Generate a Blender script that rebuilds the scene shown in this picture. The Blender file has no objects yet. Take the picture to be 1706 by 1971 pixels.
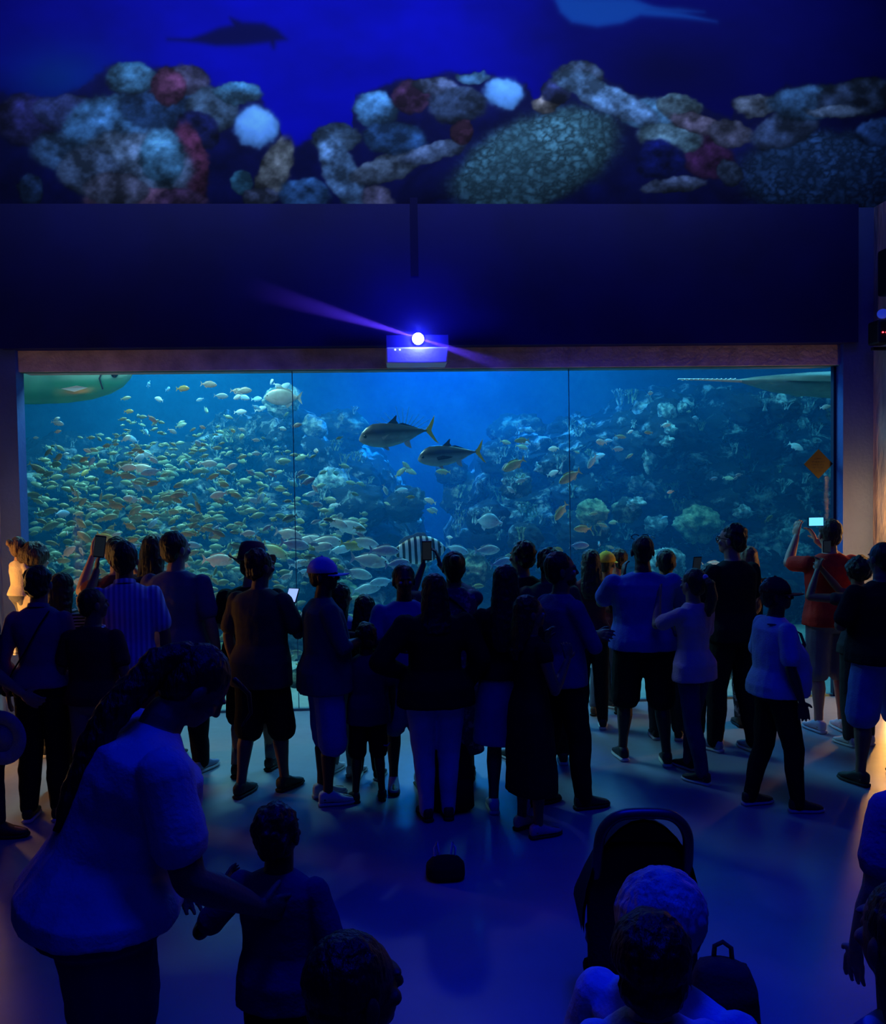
import bpy, math, random
import numpy as np
from mathutils import Matrix, Vector

# ---------------------------------------------------------------- camera
W_PX, H_PX, F_PX = 1706.0, 1971.0, 1750.0
CAM_H, YAW, PITCH, ROLL = 2.26, math.radians(2.9), math.atan(65.5/1750), math.radians(0.85)
DW = 8.9                       # distance of the tank window
sc = bpy.context.scene
col = sc.collection
cam_data = bpy.data.cameras.new('camera')
cam = bpy.data.objects.new('camera', cam_data); col.objects.link(cam)
cam_data.sensor_fit = 'VERTICAL'; cam_data.sensor_height = 36.0
cam_data.lens = F_PX/H_PX*36.0
cam_data.clip_start = 0.05; cam_data.clip_end = 100
CM = (Matrix.Translation((0, 0, CAM_H)) @ Matrix.Rotation(-YAW, 4, 'Z') @
      Matrix.Rotation(math.pi/2 - PITCH, 4, 'X') @ Matrix.Rotation(-ROLL, 4, 'Z'))
cam.matrix_world = CM
sc.camera = cam
CR = CM.to_3x3(); CO = CM.translation.copy()

# ---------------------------------------------------------------- exposure, world
sc.view_settings.view_transform = 'Standard'
sc.view_settings.look = 'None'
sc.view_settings.exposure = 0.0
sc.view_settings.gamma = 1.0
sc.view_settings.use_curve_mapping = False
sc.cycles.use_denoising = True
sc.cycles.max_bounces = 5
sc.cycles.diffuse_bounces = 3
sc.cycles.glossy_bounces = 3
sc.cycles.transmission_bounces = 4
sc.cycles.volume_bounces = 0
sc.cycles.transparent_max_bounces = 12
sc.cycles.caustics_reflective = False
sc.cycles.caustics_refractive = False
sc.cycles.sample_clamp_indirect = 3.0
sc.cycles.use_adaptive_sampling = True
sc.cycles.adaptive_threshold = 0.02
w = bpy.data.worlds.new('night'); sc.world = w; w.use_nodes = True
w.node_tree.nodes['Background'].inputs[0].default_value = (0.0, 0.0, 0.02, 1)
w.node_tree.nodes['Background'].inputs[1].default_value = 0.2

# ---------------------------------------------------------------- lights of the hall and added fills
def aim(o, target):
    d = (Vector(target) - o.location).normalized()
    o.rotation_euler = d.to_track_quat('-Z', 'Y').to_euler()
def area(name, loc, target, size, power, color, size_y=None, spread=math.pi):
    l = bpy.data.lights.new(name, 'AREA'); l.energy = power; l.color = color
    l.size = size; l.spread = spread
    if size_y: l.shape = 'RECTANGLE'; l.size_y = size_y
    o = bpy.data.objects.new(name, l); col.objects.link(o); o.location = loc; aim(o, target); return o
def spot(name, loc, target, power, color, angle, blend=.5, radius=.05):
    l = bpy.data.lights.new(name, 'SPOT'); l.energy = power; l.color = color
    l.spot_size = angle; l.spot_blend = blend; l.shadow_soft_size = radius
    o = bpy.data.objects.new(name, l); col.objects.link(o); o.location = loc; aim(o, target); return o

BLUE = (0.0, 0.012, 1.0)
area('hall_blue_light_rear', (0.5, -1.0, 6.6), (0.5, 5.5, 0.8), 2.5, 36, BLUE)
area('hall_blue_light_center', (1.6, 3.6, 7.4), (1.3, 3.4, 0), 3.0, 72, BLUE)
area('added_floor_fill', (1.0, 2.4, 7.6), (1.1, 3.0, 0), 1.2, 20, BLUE, spread=math.radians(45))  # added blue fill without a known fixture, brightens the front floor
area('added_mural_fill', (0.2, 4.6, 7.7), (0.1, DW, 6.5), 8.0, 86, (0.46, 0.62, 1.0), .6, math.radians(60))  # unseen cool white fill, added to bring out the mural colours
area('mural_blue_light', (-0.6, 6.0, 7.9), (-.4, DW, 7.2), 3.0, 4, BLUE, .6, math.radians(80))
# lamps hanging over the tank water
for i, (x, y, p, c) in enumerate([(-2.6, 11.0, 300, (.30, .85, 1.0)), (2.0, 11.2, 190, (.12, .66, 1.0)),
                                  (6.0, 11.4, 70, (.10, .66, 1.0)), (0.6, 14.4, 420, (.0, .20, 1.0)),
                                  (-2.4, 9.8, 70, (.60, .95, .75)), (3.4, 9.8, 20, (.4, .9, 1.0))]):
    area('tank_lamp.%03d' % i, (x, y, 5.0), (x, y + .3, 0), 1.4, p, c)

# ---------------------------------------------------------------- pixel helpers (a photo point at a real distance)
def ray(px, py):
    return CR @ Vector(((px - W_PX/2)/F_PX, (H_PX/2 - py)/F_PX, -1.0))
def at(px, py, Y):
    r = ray(px, py); return CO + r*((Y - CO.y)/r.y)
def dep(px, py, d):
    return CO + ray(px, py)*d
def ground(px, py):
    r = ray(px, py); return CO + r*(-CO.z/r.z)

# ---------------------------------------------------------------- materials
def lin(c):
    return tuple(((v/255)/12.92 if v/255 <= .04045 else ((v/255+.055)/1.055)**2.4) for v in c)
MATS = {}
def mat(name, color, rough=.75, bump=0.0, bscale=60, var=0.0, vscale=4, metal=0, spec=.3, emit=None, estr=0, stretch=None, sheen=0):
    if name in MATS: return MATS[name]
    m = bpy.data.materials.new(name); m.use_nodes = True
    nt = m.node_tree; b = nt.nodes['Principled BSDF']
    b.inputs['Base Color'].default_value = (*color, 1); b.inputs['Roughness'].default_value = rough
    b.inputs['Metallic'].default_value = metal; b.inputs['Specular IOR Level'].default_value = spec
    if emit: b.inputs['Emission Color'].default_value = (*emit, 1); b.inputs['Emission Strength'].default_value = estr
    if var or bump:
        tc = nt.nodes.new('ShaderNodeTexCoord'); mp = nt.nodes.new('ShaderNodeMapping')
        nt.links.new(tc.outputs['Object'], mp.inputs[0])
        if stretch: mp.inputs['Scale'].default_value = stretch
    if var:
        n = nt.nodes.new('ShaderNodeTexNoise'); n.inputs['Scale'].default_value = vscale; n.inputs['Detail'].default_value = 6
        nt.links.new(mp.outputs[0], n.inputs['Vector'])
        r = nt.nodes.new('ShaderNodeValToRGB'); nt.links.new(n.outputs['Fac'], r.inputs[0])
        r.color_ramp.elements[0].position = .3; r.color_ramp.elements[1].position = .7
        r.color_ramp.elements[0].color = (*[c*(1-var) for c in color], 1)
        r.color_ramp.elements[1].color = (*[min(1, c*(1+var)) for c in color], 1)
        nt.links.new(r.outputs[0], b.inputs['Base Color'])
    if bump:
        n = nt.nodes.new('ShaderNodeTexNoise'); n.inputs['Scale'].default_value = bscale; n.inputs['Detail'].default_value = 4
        nt.links.new(mp.outputs[0], n.inputs['Vector'])
        bp = nt.nodes.new('ShaderNodeBump'); bp.inputs['Strength'].default_value = bump; bp.inputs['Distance'].default_value = .02
        nt.links.new(n.outputs['Fac'], bp.inputs['Height']); nt.links.new(bp.outputs[0], b.inputs['Normal'])
    MATS[name] = m
    return m
def fabric(name, c, var=.12): return mat(name, c, .9, .25, 90, var, 7, spec=.1)
def striped(name, c1, c2, scale, axis='X', soft=.1, extra=None):
    if name in MATS: return MATS[name]
    m = bpy.data.materials.new(name); m.use_nodes = True; nt = m.node_tree; b = nt.nodes['Principled BSDF']
    b.inputs['Roughness'].default_value = .9; b.inputs['Specular IOR Level'].default_value = .1
    tc = nt.nodes.new('ShaderNodeTexCoord')
    def wv(ax, sc_, a, bb):
        w_ = nt.nodes.new('ShaderNodeTexWave'); w_.bands_direction = ax; w_.inputs['Scale'].default_value = sc_
        nt.links.new(tc.outputs['Object'], w_.inputs['Vector'])
        r = nt.nodes.new('ShaderNodeValToRGB'); nt.links.new(w_.outputs['Fac'], r.inputs[0])
        r.color_ramp.elements[0].position = .5 - soft; r.color_ramp.elements[1].position = .5 + soft
        r.color_ramp.elements[0].color = (*a, 1); r.color_ramp.elements[1].color = (*bb, 1); return r
    r = wv(axis, scale, c1, c2)
    out = r.outputs[0]
    if extra:
        r2 = wv(extra[0], extra[1], (.35, .35, .35), (1, 1, 1))
        mx = nt.nodes.new('ShaderNodeMix'); mx.data_type = 'RGBA'; mx.blend_type = 'MULTIPLY'; mx.inputs[0].default_value = 1
        nt.links.new(out, mx.inputs[6]); nt.links.new(r2.outputs[0], mx.inputs[7]); out = mx.outputs[2]
    nt.links.new(out, b.inputs['Base Color']); MATS[name] = m; return m
def spotted(name, c1, c2, scale, lo=.52, hi=.6, tex='noise', rough=.85, bump=.5):
    if name in MATS: return MATS[name]
    m = bpy.data.materials.new(name); m.use_nodes = True; nt = m.node_tree; b = nt.nodes['Principled BSDF']
    b.inputs['Roughness'].default_value = rough; b.inputs['Specular IOR Level'].default_value = .15
    tc = nt.nodes.new('ShaderNodeTexCoord')
    if tex == 'noise':
        n = nt.nodes.new('ShaderNodeTexNoise'); n.inputs['Detail'].default_value = 8; n.inputs['Roughness'].default_value = .65
        f = n.outputs['Fac']
    else:
        n = nt.nodes.new('ShaderNodeTexVoronoi'); f = n.outputs['Distance']
    n.inputs['Scale'].default_value = scale
    nt.links.new(tc.outputs['Object'], n.inputs['Vector'])
    r = nt.nodes.new('ShaderNodeValToRGB'); nt.links.new(f, r.inputs[0])
    r.color_ramp.elements[0].position = lo; r.color_ramp.elements[1].position = hi
    r.color_ramp.elements[0].color = (*c1, 1); r.color_ramp.elements[1].color = (*c2, 1)
    nt.links.new(r.outputs[0], b.inputs['Base Color'])
    bp = nt.nodes.new('ShaderNodeBump'); bp.inputs['Strength'].default_value = bump; bp.inputs['Distance'].default_value = .05
    nt.links.new(f, bp.inputs['Height']); nt.links.new(bp.outputs[0], b.inputs['Normal'])
    MATS[name] = m; return m

# ---------------------------------------------------------------- mesh collector
class MB:
    def __init__(s): s.v = []; s.f = []
    def add(s, vs, fs, fn=None):
        o = len(s.v)
        for p in vs:
            p = Vector(p)
            s.v.append(tuple(fn(p)) if fn else tuple(p))
        s.f += [tuple(i + o for i in f) for f in fs]
        return s
    def loft(s, rings, fn=None, n=None, closed=True):
        n = len(rings[0]); vs = [p for r in rings for p in r]; fs = []
        for k in range(len(rings) - 1):
            for i in range(n):
                j = (i + 1) % n
                fs.append((k*n + i, k*n + j, (k+1)*n + j, (k+1)*n + i))
        if closed:
            fs.append(tuple(reversed(range(n)))); fs.append(tuple(range((len(rings)-1)*n, len(rings)*n)))
        return s.add(vs, fs, fn)
    def body(s, secs, fn=None, n=20, e=2.3, closed=True):   # secs: (z, a, b, yoff[, xoff])
        rings = []
        for q in secs:
            z, a, b, yo = q[:4]; xo = q[4] if len(q) > 4 else 0
            r = []
            for i in range(n):
                t = 2*math.pi*i/n; c, d = math.cos(t), math.sin(t)
                r.append((xo + a*math.copysign(abs(c)**(2/e), c), yo + b*math.copysign(abs(d)**(2/e), d), z))
            rings.append(r)
        return s.loft(rings, fn, closed=closed)
    def tube(s, pts, rad, fn=None, n=12, flat=1.0, up=(0, 0, 1), cap=True):
        pts = [Vector(p) for p in pts]
        if not hasattr(rad, '__len__'): rad = [rad]*len(pts)
        P, R = [], []
        if cap:
            d = (pts[0]-pts[1]).normalized()
            P += [pts[0]+d*rad[0]*.85, pts[0]+d*rad[0]*.5]; R += [rad[0]*.35, rad[0]*.82]
        P += pts; R += list(rad)
        if cap:
            d = (pts[-1]-pts[-2]).normalized()
            P += [pts[-1]+d*rad[-1]*.5, pts[-1]+d*rad[-1]*.85]; R += [rad[-1]*.82, rad[-1]*.35]
        rings = []; u = None
        for i, p in enumerate(P):
            t = (P[min(i+1, len(P)-1)] - P[max(i-1, 0)]).normalized()
            if u is None:
                u = Vector(up)
                if abs(t.dot(u)) > .95: u = Vector((0, 1, 0)) if abs(t.y) < .9 else Vector((1, 0, 0))
            u = (u - t*u.dot(t)).normalized(); b = t.cross(u)
            rings.append([p + (b*math.cos(2*math.pi*k/n) + u*flat*math.sin(2*math.pi*k/n))*R[i] for k in range(n)])
        return s.loft(rings, fn)
    def ell(s, c, r, fn=None, rot=None, nu=16, nv=10):
        c = Vector(c); vs = []; fs = []
        M = rot if rot is not None else Matrix.Identity(3)
        for j in range(1, nv):
            ph = math.pi*j/nv
            for i in range(nu):
                t = 2*math.pi*i/nu
                vs.append(c + M @ Vector((r[0]*math.sin(ph)*math.cos(t), r[1]*math.sin(ph)*math.sin(t), r[2]*math.cos(ph))))
        top = len(vs); vs.append(c + M @ Vector((0, 0, r[2]))); vs.append(c + M @ Vector((0, 0, -r[2])))
        for j in range(nv-2):
            for i in range(nu):
                k = (i+1) % nu; fs.append((j*nu+i, (j+1)*nu+i, (j+1)*nu+k, j*nu+k))
        for i in range(nu):
            k = (i+1) % nu
            fs.append((i, k, top)); fs.append(((nv-2)*nu+k, (nv-2)*nu+i, top+1))
        return s.add(vs, fs, fn)
    def box(s, c, d, fn=None, rot=None):
        c = Vector(c); M = rot if rot is not None else Matrix.Identity(3)
        vs = [c + M @ Vector((sx*d[0]/2, sy*d[1]/2, sz*d[2]/2)) for sx in (-1, 1) for sy in (-1, 1) for sz in (-1, 1)]
        return s.add(vs, [(0,1,3,2),(4,6,7,5),(0,4,5,1),(2,3,7,6),(0,2,6,4),(1,5,7,3)], fn)
    def build(s, name, m, parent=None, voxel=0, smooth=2, bevel=0, auto=True, disp=None):
        me = bpy.data.meshes.new(name); me.from_pydata(s.v, [], s.f); me.update()
        o = bpy.data.objects.new(name, me); col.objects.link(o)
        if m: me.materials.append(m)
        if parent: o.parent = parent
        if voxel:
            r = o.modifiers.new('r', 'REMESH'); r.mode = 'VOXEL'; r.voxel_size = voxel; r.use_smooth_shade = True
            if smooth:
                q = o.modifiers.new('s', 'SMOOTH'); q.factor = .5; q.iterations = smooth
            if disp:
                tx = bpy.data.textures.get(disp[0]) or bpy.data.textures.new(disp[0], 'CLOUDS')
                tx.noise_scale = disp[1]; d = o.modifiers.new('d', 'DISPLACE'); d.texture = tx
                d.strength = disp[2]; d.mid_level = .5; d.texture_coords = 'LOCAL'
            BAKE.append(o)
        else:
            if auto: me.polygons.foreach_set('use_smooth', [True]*len(me.polygons))
            if bevel:
                me.polygons.foreach_set('use_smooth', [False]*len(me.polygons))
                q = o.modifiers.new('b', 'BEVEL'); q.width = bevel; q.segments = 2
        return o
BAKE = []
def bake():
    dg = bpy.context.evaluated_depsgraph_get(); dg.update()
    for o in BAKE:
        ev = o.evaluated_get(dg)
        me = bpy.data.meshes.new_from_object(ev, depsgraph=dg)
        old = o.data; nm = old.name
        o.modifiers.clear(); o.data = me; bpy.data.meshes.remove(old); me.name = nm
        me.polygons.foreach_set('use_smooth', [True]*len(me.polygons))
    BAKE.clear()

def tag(o, label=None, cat=None, group=None, kind=None):
    if label: o['label'] = label
    if cat: o['category'] = cat
    if group: o['group'] = group
    if kind: o['kind'] = kind
    return o
def empty(name, loc, rz=0, rot=None):
    o = bpy.data.objects.new(name, None); o.empty_display_size = .1; col.objects.link(o)
    o.location = loc; o.rotation_euler = rot if rot is not None else (0, 0, rz); return o
def structure(o): o['kind'] = 'structure'; return o
# ================================================================ SETTING
pW = lambda px, py: at(px, py, DW)
XL, XR = pW(52, 1000).x, pW(1609, 1000).x           # glass edges
PL, PR = pW(14, 1000).x, pW(1666, 1000).x           # outer edges of the blue pillars
ZT = pW(831, 711).z; ZL = pW(831, 672).z; ZF = pW(831, 408).z   # glass top, fascia bottom, fascia top
blue_paint = mat('blue wall paint', (.010, .020, .16), .7, .25, 30, .2, 3)
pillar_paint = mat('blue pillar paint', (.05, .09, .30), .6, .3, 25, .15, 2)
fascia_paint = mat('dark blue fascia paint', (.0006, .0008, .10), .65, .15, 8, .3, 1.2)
rough_conc = mat('rough plaster', (.42, .36, .34), .9, 1.0, 14, .3, 6, stretch=(1, 1, .35))
beam_mat = mat('bare concrete', (.50, .42, .42), .9, .6, 30, .3, 5)
black_mat = mat('black plastic', (.008, .008, .010), .45, spec=.4)
dark_room = mat('dark blue hall paint', (.006, .006, .03), .8)

def floor_material():
    m = bpy.data.materials.new('polished floor'); m.use_nodes = True; nt = m.node_tree; b = nt.nodes['Principled BSDF']
    tc = nt.nodes.new('ShaderNodeTexCoord')
    n = nt.nodes.new('ShaderNodeTexNoise'); n.inputs['Scale'].default_value = 1.6; n.inputs['Detail'].default_value = 7
    nt.links.new(tc.outputs['Object'], n.inputs['Vector'])
    r = nt.nodes.new('ShaderNodeValToRGB'); nt.links.new(n.outputs['Fac'], r.inputs[0])
    r.color_ramp.elements[0].position = .3; r.color_ramp.elements[1].position = .75
    r.color_ramp.elements[0].color = (.20, .22, .27, 1); r.color_ramp.elements[1].color = (.28, .30, .36, 1)
    nt.links.new(r.outputs[0], b.inputs['Base Color'])
    n2 = nt.nodes.new('ShaderNodeTexNoise'); n2.inputs['Scale'].default_value = 14; n2.inputs['Detail'].default_value = 5
    nt.links.new(tc.outputs['Object'], n2.inputs['Vector'])
    mr = nt.nodes.new('ShaderNodeMapRange'); mr.inputs['To Min'].default_value = .32; mr.inputs['To Max'].default_value = .46
    nt.links.new(n2.outputs['Fac'], mr.inputs['Value']); nt.links.new(mr.outputs[0], b.inputs['Roughness'])
    b.inputs['Specular IOR Level'].default_value = .5
    bp = nt.nodes.new('ShaderNodeBump'); bp.inputs['Strength'].default_value = .05; bp.inputs['Distance'].default_value = .01
    nt.links.new(n2.outputs['Fac'], bp.inputs['Height']); nt.links.new(bp.outputs[0], b.inputs['Normal'])
    return m
fl = MB().box((0.6, 2.5, -.1), (13, 13.0, .2)).build('floor', floor_material(), auto=False); structure(fl)
structure(MB().box((0.6, 2.5, 8.6), (13, 13.4, .2)).build('ceiling', dark_room, auto=False))
structure(MB().box((0.6, -4.1, 4.25), (13, .2, 8.9)).build('wall_rear', dark_room, auto=False))
structure(MB().box((-5.0, 2.5, 4.25), (.2, 13, 8.9)).build('wall_left_outer', dark_room, auto=False))
structure(MB().box((7.0, 2.5, 4.25), (.2, 13, 8.9)).build('wall_right_outer', dark_room, auto=False))
# rough plaster side walls beside the window
structure(MB().box(((PL-4.9)/2, DW-1.8, ZF/2), (PL+4.9, 3.6, ZF)).build('wall_left', rough_conc, auto=False))
structure(MB().box(((PR+6.9)/2, DW-1.8, ZF/2), (6.9-PR, 3.6, ZF)).build('wall_right', rough_conc, auto=False))
for nm, x0, x1 in (('trim_1', PL, XL), ('trim_2', XR, PR)):
    structure(MB().box(((x0+x1)/2, DW-.06, ZF/2), (x1-x0, .18, ZF)).build(nm, pillar_paint, auto=False))
structure(MB().box(((XL+XR)/2, DW+.06, (ZT+ZF)/2), (XR-XL, .3, ZF-ZT)).build('beam_concrete', beam_mat, auto=False)).name = 'trim_3'
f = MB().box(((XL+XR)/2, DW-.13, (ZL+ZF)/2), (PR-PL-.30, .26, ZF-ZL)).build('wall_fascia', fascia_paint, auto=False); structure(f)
# small plaster repair mark recesses and cable cover down the middle of the fascia
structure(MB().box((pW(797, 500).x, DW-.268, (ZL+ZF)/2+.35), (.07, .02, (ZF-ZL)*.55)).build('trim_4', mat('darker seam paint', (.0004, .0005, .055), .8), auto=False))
# glass pane
gm = bpy.data.materials.new('tank glass'); gm.use_nodes = True; nt = gm.node_tree; nt.nodes.clear()
o_ = nt.nodes.new('ShaderNodeOutputMaterial'); mx = nt.nodes.new('ShaderNodeMixShader')
tr = nt.nodes.new('ShaderNodeBsdfTransparent'); tr.inputs[0].default_value = (.90, .97, .98, 1)
gl = nt.nodes.new('ShaderNodeBsdfGlossy'); gl.inputs['Roughness'].default_value = .02
fr = nt.nodes.new('ShaderNodeFresnel'); fr.inputs[0].default_value = 1.09
nt.links.new(fr.outputs[0], mx.inputs[0]); nt.links.new(tr.outputs[0], mx.inputs[1]); nt.links.new(gl.outputs[0], mx.inputs[2])
nt.links.new(mx.outputs[0], o_.inputs[0])
g = MB().add([(XL, DW, 0), (XR, DW, 0), (XR, DW, ZT), (XL, DW, ZT)], [(0, 1, 2, 3)]).build('window_1', gm, auto=False); structure(g)
# seams between the acrylic panels
seam = mat('panel seam', (.10, .22, .28), .5)
for k, px in enumerate((568, 1098)):
    structure(MB().box((pW(px, 1000).x, DW+.012, ZT/2), (.008, .008, ZT)).build('window_frame_%d' % (k+1), seam, auto=False))
structure(MB().box(((XL+XR)/2, DW-.02, ZT+.006), (XR-XL, .06, .022)).build('window_frame_3', mat('window gasket', (.05, .12, .13), .6), auto=False))
structure(MB().box(((XL+XR)/2, DW+.02, .012), (XR-XL, .05, .024)).build('window_sill', mat('pale sill', (.10, .2, .24), .6), auto=False))
structure(MB().box((XR-.012, DW+.02, ZT/2), (.03, .06, ZT)).build('window_frame_4', mat('dark gasket', (.01, .015, .05), .6), auto=False))

# ---------------------------------------------------------------- mural of a coral reef on the upper wall
def vnoise(x, y, seed):
    xi = np.floor(x).astype(int); yi = np.floor(y).astype(int); xf = x-xi; yf = y-yi
    def h(a, b):
        n = (a*374761393 + b*668265263 + seed*974711) & 0x7fffffff
        n = ((n ^ (n >> 13))*1274126177) & 0x7fffffff
        return ((n ^ (n >> 16)) & 0xffff)/65535.0
    u = xf*xf*(3-2*xf); v = yf*yf*(3-2*yf)
    return (h(xi, yi)*(1-u)+h(xi+1, yi)*u)*(1-v) + (h(xi, yi+1)*(1-u)+h(xi+1, yi+1)*u)*v
def fbm(x, y, seed, o=4):
    s = 0; a = .5; t = 0
    for k in range(o):
        s = s + a*vnoise(x*2**k, y*2**k, seed+k*17); t += a; a *= .55
    return s/t
def mural():
    NX, NZ = 900, 270
    Z0, Z1 = ZF+.002, 7.35
    X0, X1 = -4.6, 6.0
    X, Z = np.meshgrid(np.linspace(X0, X1, NX), np.linspace(Z0, Z1, NZ))
    # mural units: 195 per metre, origin at the mural's own upper left
    ca = pW(0, 0); cb = pW(1706, 0); cc = pW(0, 400)
    u = (X-ca.x)/(cb.x-ca.x)*1706; v = (ca.z-Z)/(ca.z-cc.z)*400 - (u/1706)*6
    wu = u + 20*(fbm(u/50, v/50, 3)-.5) + 4*(vnoise(u/8, v/8, 8)-.5)
    wv = v + 20*(fbm(u/46, v/46, 51)-.5) + 4*(vnoise(u/9, v/9, 15)-.5)
    sky = np.array([2, 3, 98.0]); C = np.zeros(X.shape+(3,)); C[:] = sky
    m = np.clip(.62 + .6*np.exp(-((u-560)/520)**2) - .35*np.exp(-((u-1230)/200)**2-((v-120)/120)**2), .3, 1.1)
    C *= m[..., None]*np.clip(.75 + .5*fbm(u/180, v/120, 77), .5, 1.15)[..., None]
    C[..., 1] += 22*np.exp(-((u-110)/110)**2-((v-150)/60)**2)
    sx = [-300,0,60,110,200,330,400,480,510,530,600,650,662,740,880,990,1010,1060,1120,1200,1320,1390,1405,1480,1500,1706,2100]
    sy = [170,175,195,190,128,130,160,185,230,285,245,255,180,145,130,150,185,118,110,170,190,215,182,172,152,130,120]
    sil = np.interp(wu, sx, sy)
    k = 1/(1+np.exp(-(wv-sil)/3)); base = np.array([4, 6, 44.0])
    C = C*(1-k[..., None]) + base*(.6+.8*fbm(u/40, v/40, 21))[..., None]*k[..., None]
    R = [(40,230,60,50,0,(28,26,70)),(115,215,60,32,0,(34,40,84)),(160,290,110,50,0,(45,72,112)),(200,245,95,62,-10,(40,74,112)),
      (300,205,80,45,0,(26,50,90)),(240,152,48,33,0,(48,88,122)),(345,150,45,28,0,(62,56,84)),(308,165,34,36,0,(78,36,66)),
      (390,205,48,45,0,(46,62,84)),(360,250,40,40,0,(14,18,60)),(440,175,46,22,8,(50,88,118)),(345,320,34,85,-8,(86,34,66)),(240,330,112,80,0,(66,80,106)),
      (160,330,60,45,0,(62,76,108)),(293,300,42,55,0,(52,94,126)),(250,385,105,28,0,(92,58,84)),(330,385,50,24,0,(74,44,80)),(205,365,60,34,0,(74,72,96)),
      (45,368,26,32,0,(26,44,80)),(445,350,22,26,0,(38,84,110)),(505,330,30,75,18,(86,84,86)),(480,380,40,20,0,(62,66,92)),
      (620,262,48,26,0,(52,70,92)),(565,375,50,36,0,(34,66,108)),(635,330,34,92,-26,(70,98,134)),(700,378,30,26,0,(76,68,92)),
      (700,205,42,38,0,(50,92,132)),(735,260,66,34,0,(32,66,112)),(770,178,40,34,0,(66,34,68)),(815,160,48,20,10,(64,72,104)),
      (860,195,56,38,0,(42,54,82)),(885,142,36,13,0,(52,88,124)),(720,320,78,26,-18,(70,80,98)),(810,288,66,20,-14,(66,78,106)),(865,250,22,24,0,(84,42,70)),
      (1030,188,26,18,-8,(96,84,84)),(1050,165,30,26,0,(30,34,70)),(1095,132,52,26,0,(60,74,104)),(1240,212,66,32,0,(56,94,128)),
      (1150,178,112,30,26,(74,104,144)),(1290,195,42,24,10,(74,92,106)),(1340,290,66,46,20,(54,22,58)),(1270,255,62,32,0,(74,98,112)),(1330,228,60,18,14,(78,66,86)),(1390,245,50,26,10,(66,62,82)),
      (1440,192,48,24,0,(74,78,96)),(1500,240,70,36,-20,(44,56,86)),(1560,182,96,36,-8,(40,68,102)),(1650,172,90,38,-8,(40,52,80)),(1600,200,60,12,0,(62,72,92)),(1690,245,52,30,0,(38,66,116)),
      (1275,352,64,16,-8,(58,64,88)),(1390,325,26,26,0,(52,64,92)),(1250,300,50,40,0,(8,14,72))]
    D = [(720,385,60,70,40,(8,9,52)),(900,300,190,40,-28,(7,9,54)),(1440,300,110,70,-30,(8,10,56))]
    Bc = [(1010,305,180,92,-24,(58,98,112)),(1590,330,185,92,0,(34,62,104))]
    def paint(q, tex, sharp=.035, shade=.6):
        cx, cy, rx, ry, a, c = q; a = math.radians(a)
        dx, dy = wu-cx, wv-cy; ex = (dx*math.cos(a)+dy*math.sin(a))/rx; ey = (-dx*math.sin(a)+dy*math.cos(a))/ry
        d = np.sqrt(ex*ex+ey*ey); k = 1/(1+np.exp(np.clip((d-1)/sharp, -40, 40)))
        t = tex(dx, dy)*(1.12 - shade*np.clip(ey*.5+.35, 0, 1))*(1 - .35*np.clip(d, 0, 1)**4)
        return k[..., None], np.array(c)*t[..., None]
    def rough(dx, dy): return .42 + 1.9*np.clip(fbm(u/30, v/26, 5, 4)-.27, 0, 1)*(.75+.45*fbm(u/7, v/7, 9))
    def smooth(dx, dy): return .9 + .25*fbm(u/20, v/20, 31)
    def brain(dx, dy):
        n = fbm((u+12*fbm(u/20, v/20, 2))/15, v/13, 64, 3); return .50 + .65*np.clip(np.abs(n-.5)*3.5, 0, 1)*(.1+1.4*fbm(u/40, v/40, 6))
    for q in D:
        k, c = paint(q, smooth); C = C*(1-k)+c*k
    for q in Bc:
        k, c = paint(q, brain, .05); C = C*(1-k)+c*k
    for q in R:
        k, c = paint(q, rough); C = C*(1-k)+c*k
    for q in [(470,240,43,39,0,(72,118,178)),(950,172,39,34,0,(70,118,178))]:
        k, c = paint(q, smooth, .05, .35); C = C*(1-k)+c*k
    g_ = C.mean(-1, keepdims=True); isr = (wv > sil)[..., None]; C = np.where(isr, (C*.86+g_*.14)*1.08, C)
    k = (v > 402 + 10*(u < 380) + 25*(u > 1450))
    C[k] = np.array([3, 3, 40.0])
    # dolphin and the pale belly of a ray swimming over the reef
    def poly(P, c, soft=2.5):
        nonlocal C
        ins = np.zeros(u.shape, bool); mind = np.full(u.shape, 1e9)
        for i in range(len(P)):
            x1, y1 = P[i]; x2, y2 = P[(i+1) % len(P)]
            cnd = ((y1 > v) != (y2 > v)) & (u < (x2-x1)*(v-y1)/((y2-y1) or 1e-9)+x1); ins ^= cnd
            tt = np.clip(((u-x1)*(x2-x1)+(v-y1)*(y2-y1))/((x2-x1)**2+(y2-y1)**2+1e-9), 0, 1)
            mind = np.minimum(mind, np.hypot(u-x1-tt*(x2-x1), v-y1-tt*(y2-y1)))
        sd = np.where(ins, -mind, mind); k = (1/(1+np.exp(np.clip(sd/soft, -30, 30))))[..., None]
        C = C*(1-k)+np.array(c, float)*k
    poly([(310,73),(352,72),(378,62),(405,50),(432,44),(428,30),(450,39),(490,40),(515,52),(532,70),(512,74),(508,88),(500,76),(450,82),(400,84),(365,78)], (3, 4, 44))
    poly([(1045,-20),(1058,10),(1080,30),(1130,38),(1180,30),(1215,14),(1300,18),(1365,24),(1300,8),(1240,-5),(1200,-20)], (8, 42, 100))
    poly([(1225,2),(1290,-2),(1340,5),(1290,8)], (6, 34, 90))
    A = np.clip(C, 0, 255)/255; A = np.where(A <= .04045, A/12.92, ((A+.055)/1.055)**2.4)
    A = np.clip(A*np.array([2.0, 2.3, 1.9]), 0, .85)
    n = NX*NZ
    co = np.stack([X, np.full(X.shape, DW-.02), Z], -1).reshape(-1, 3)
    idx = np.arange(n).reshape(NZ, NX)
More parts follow.
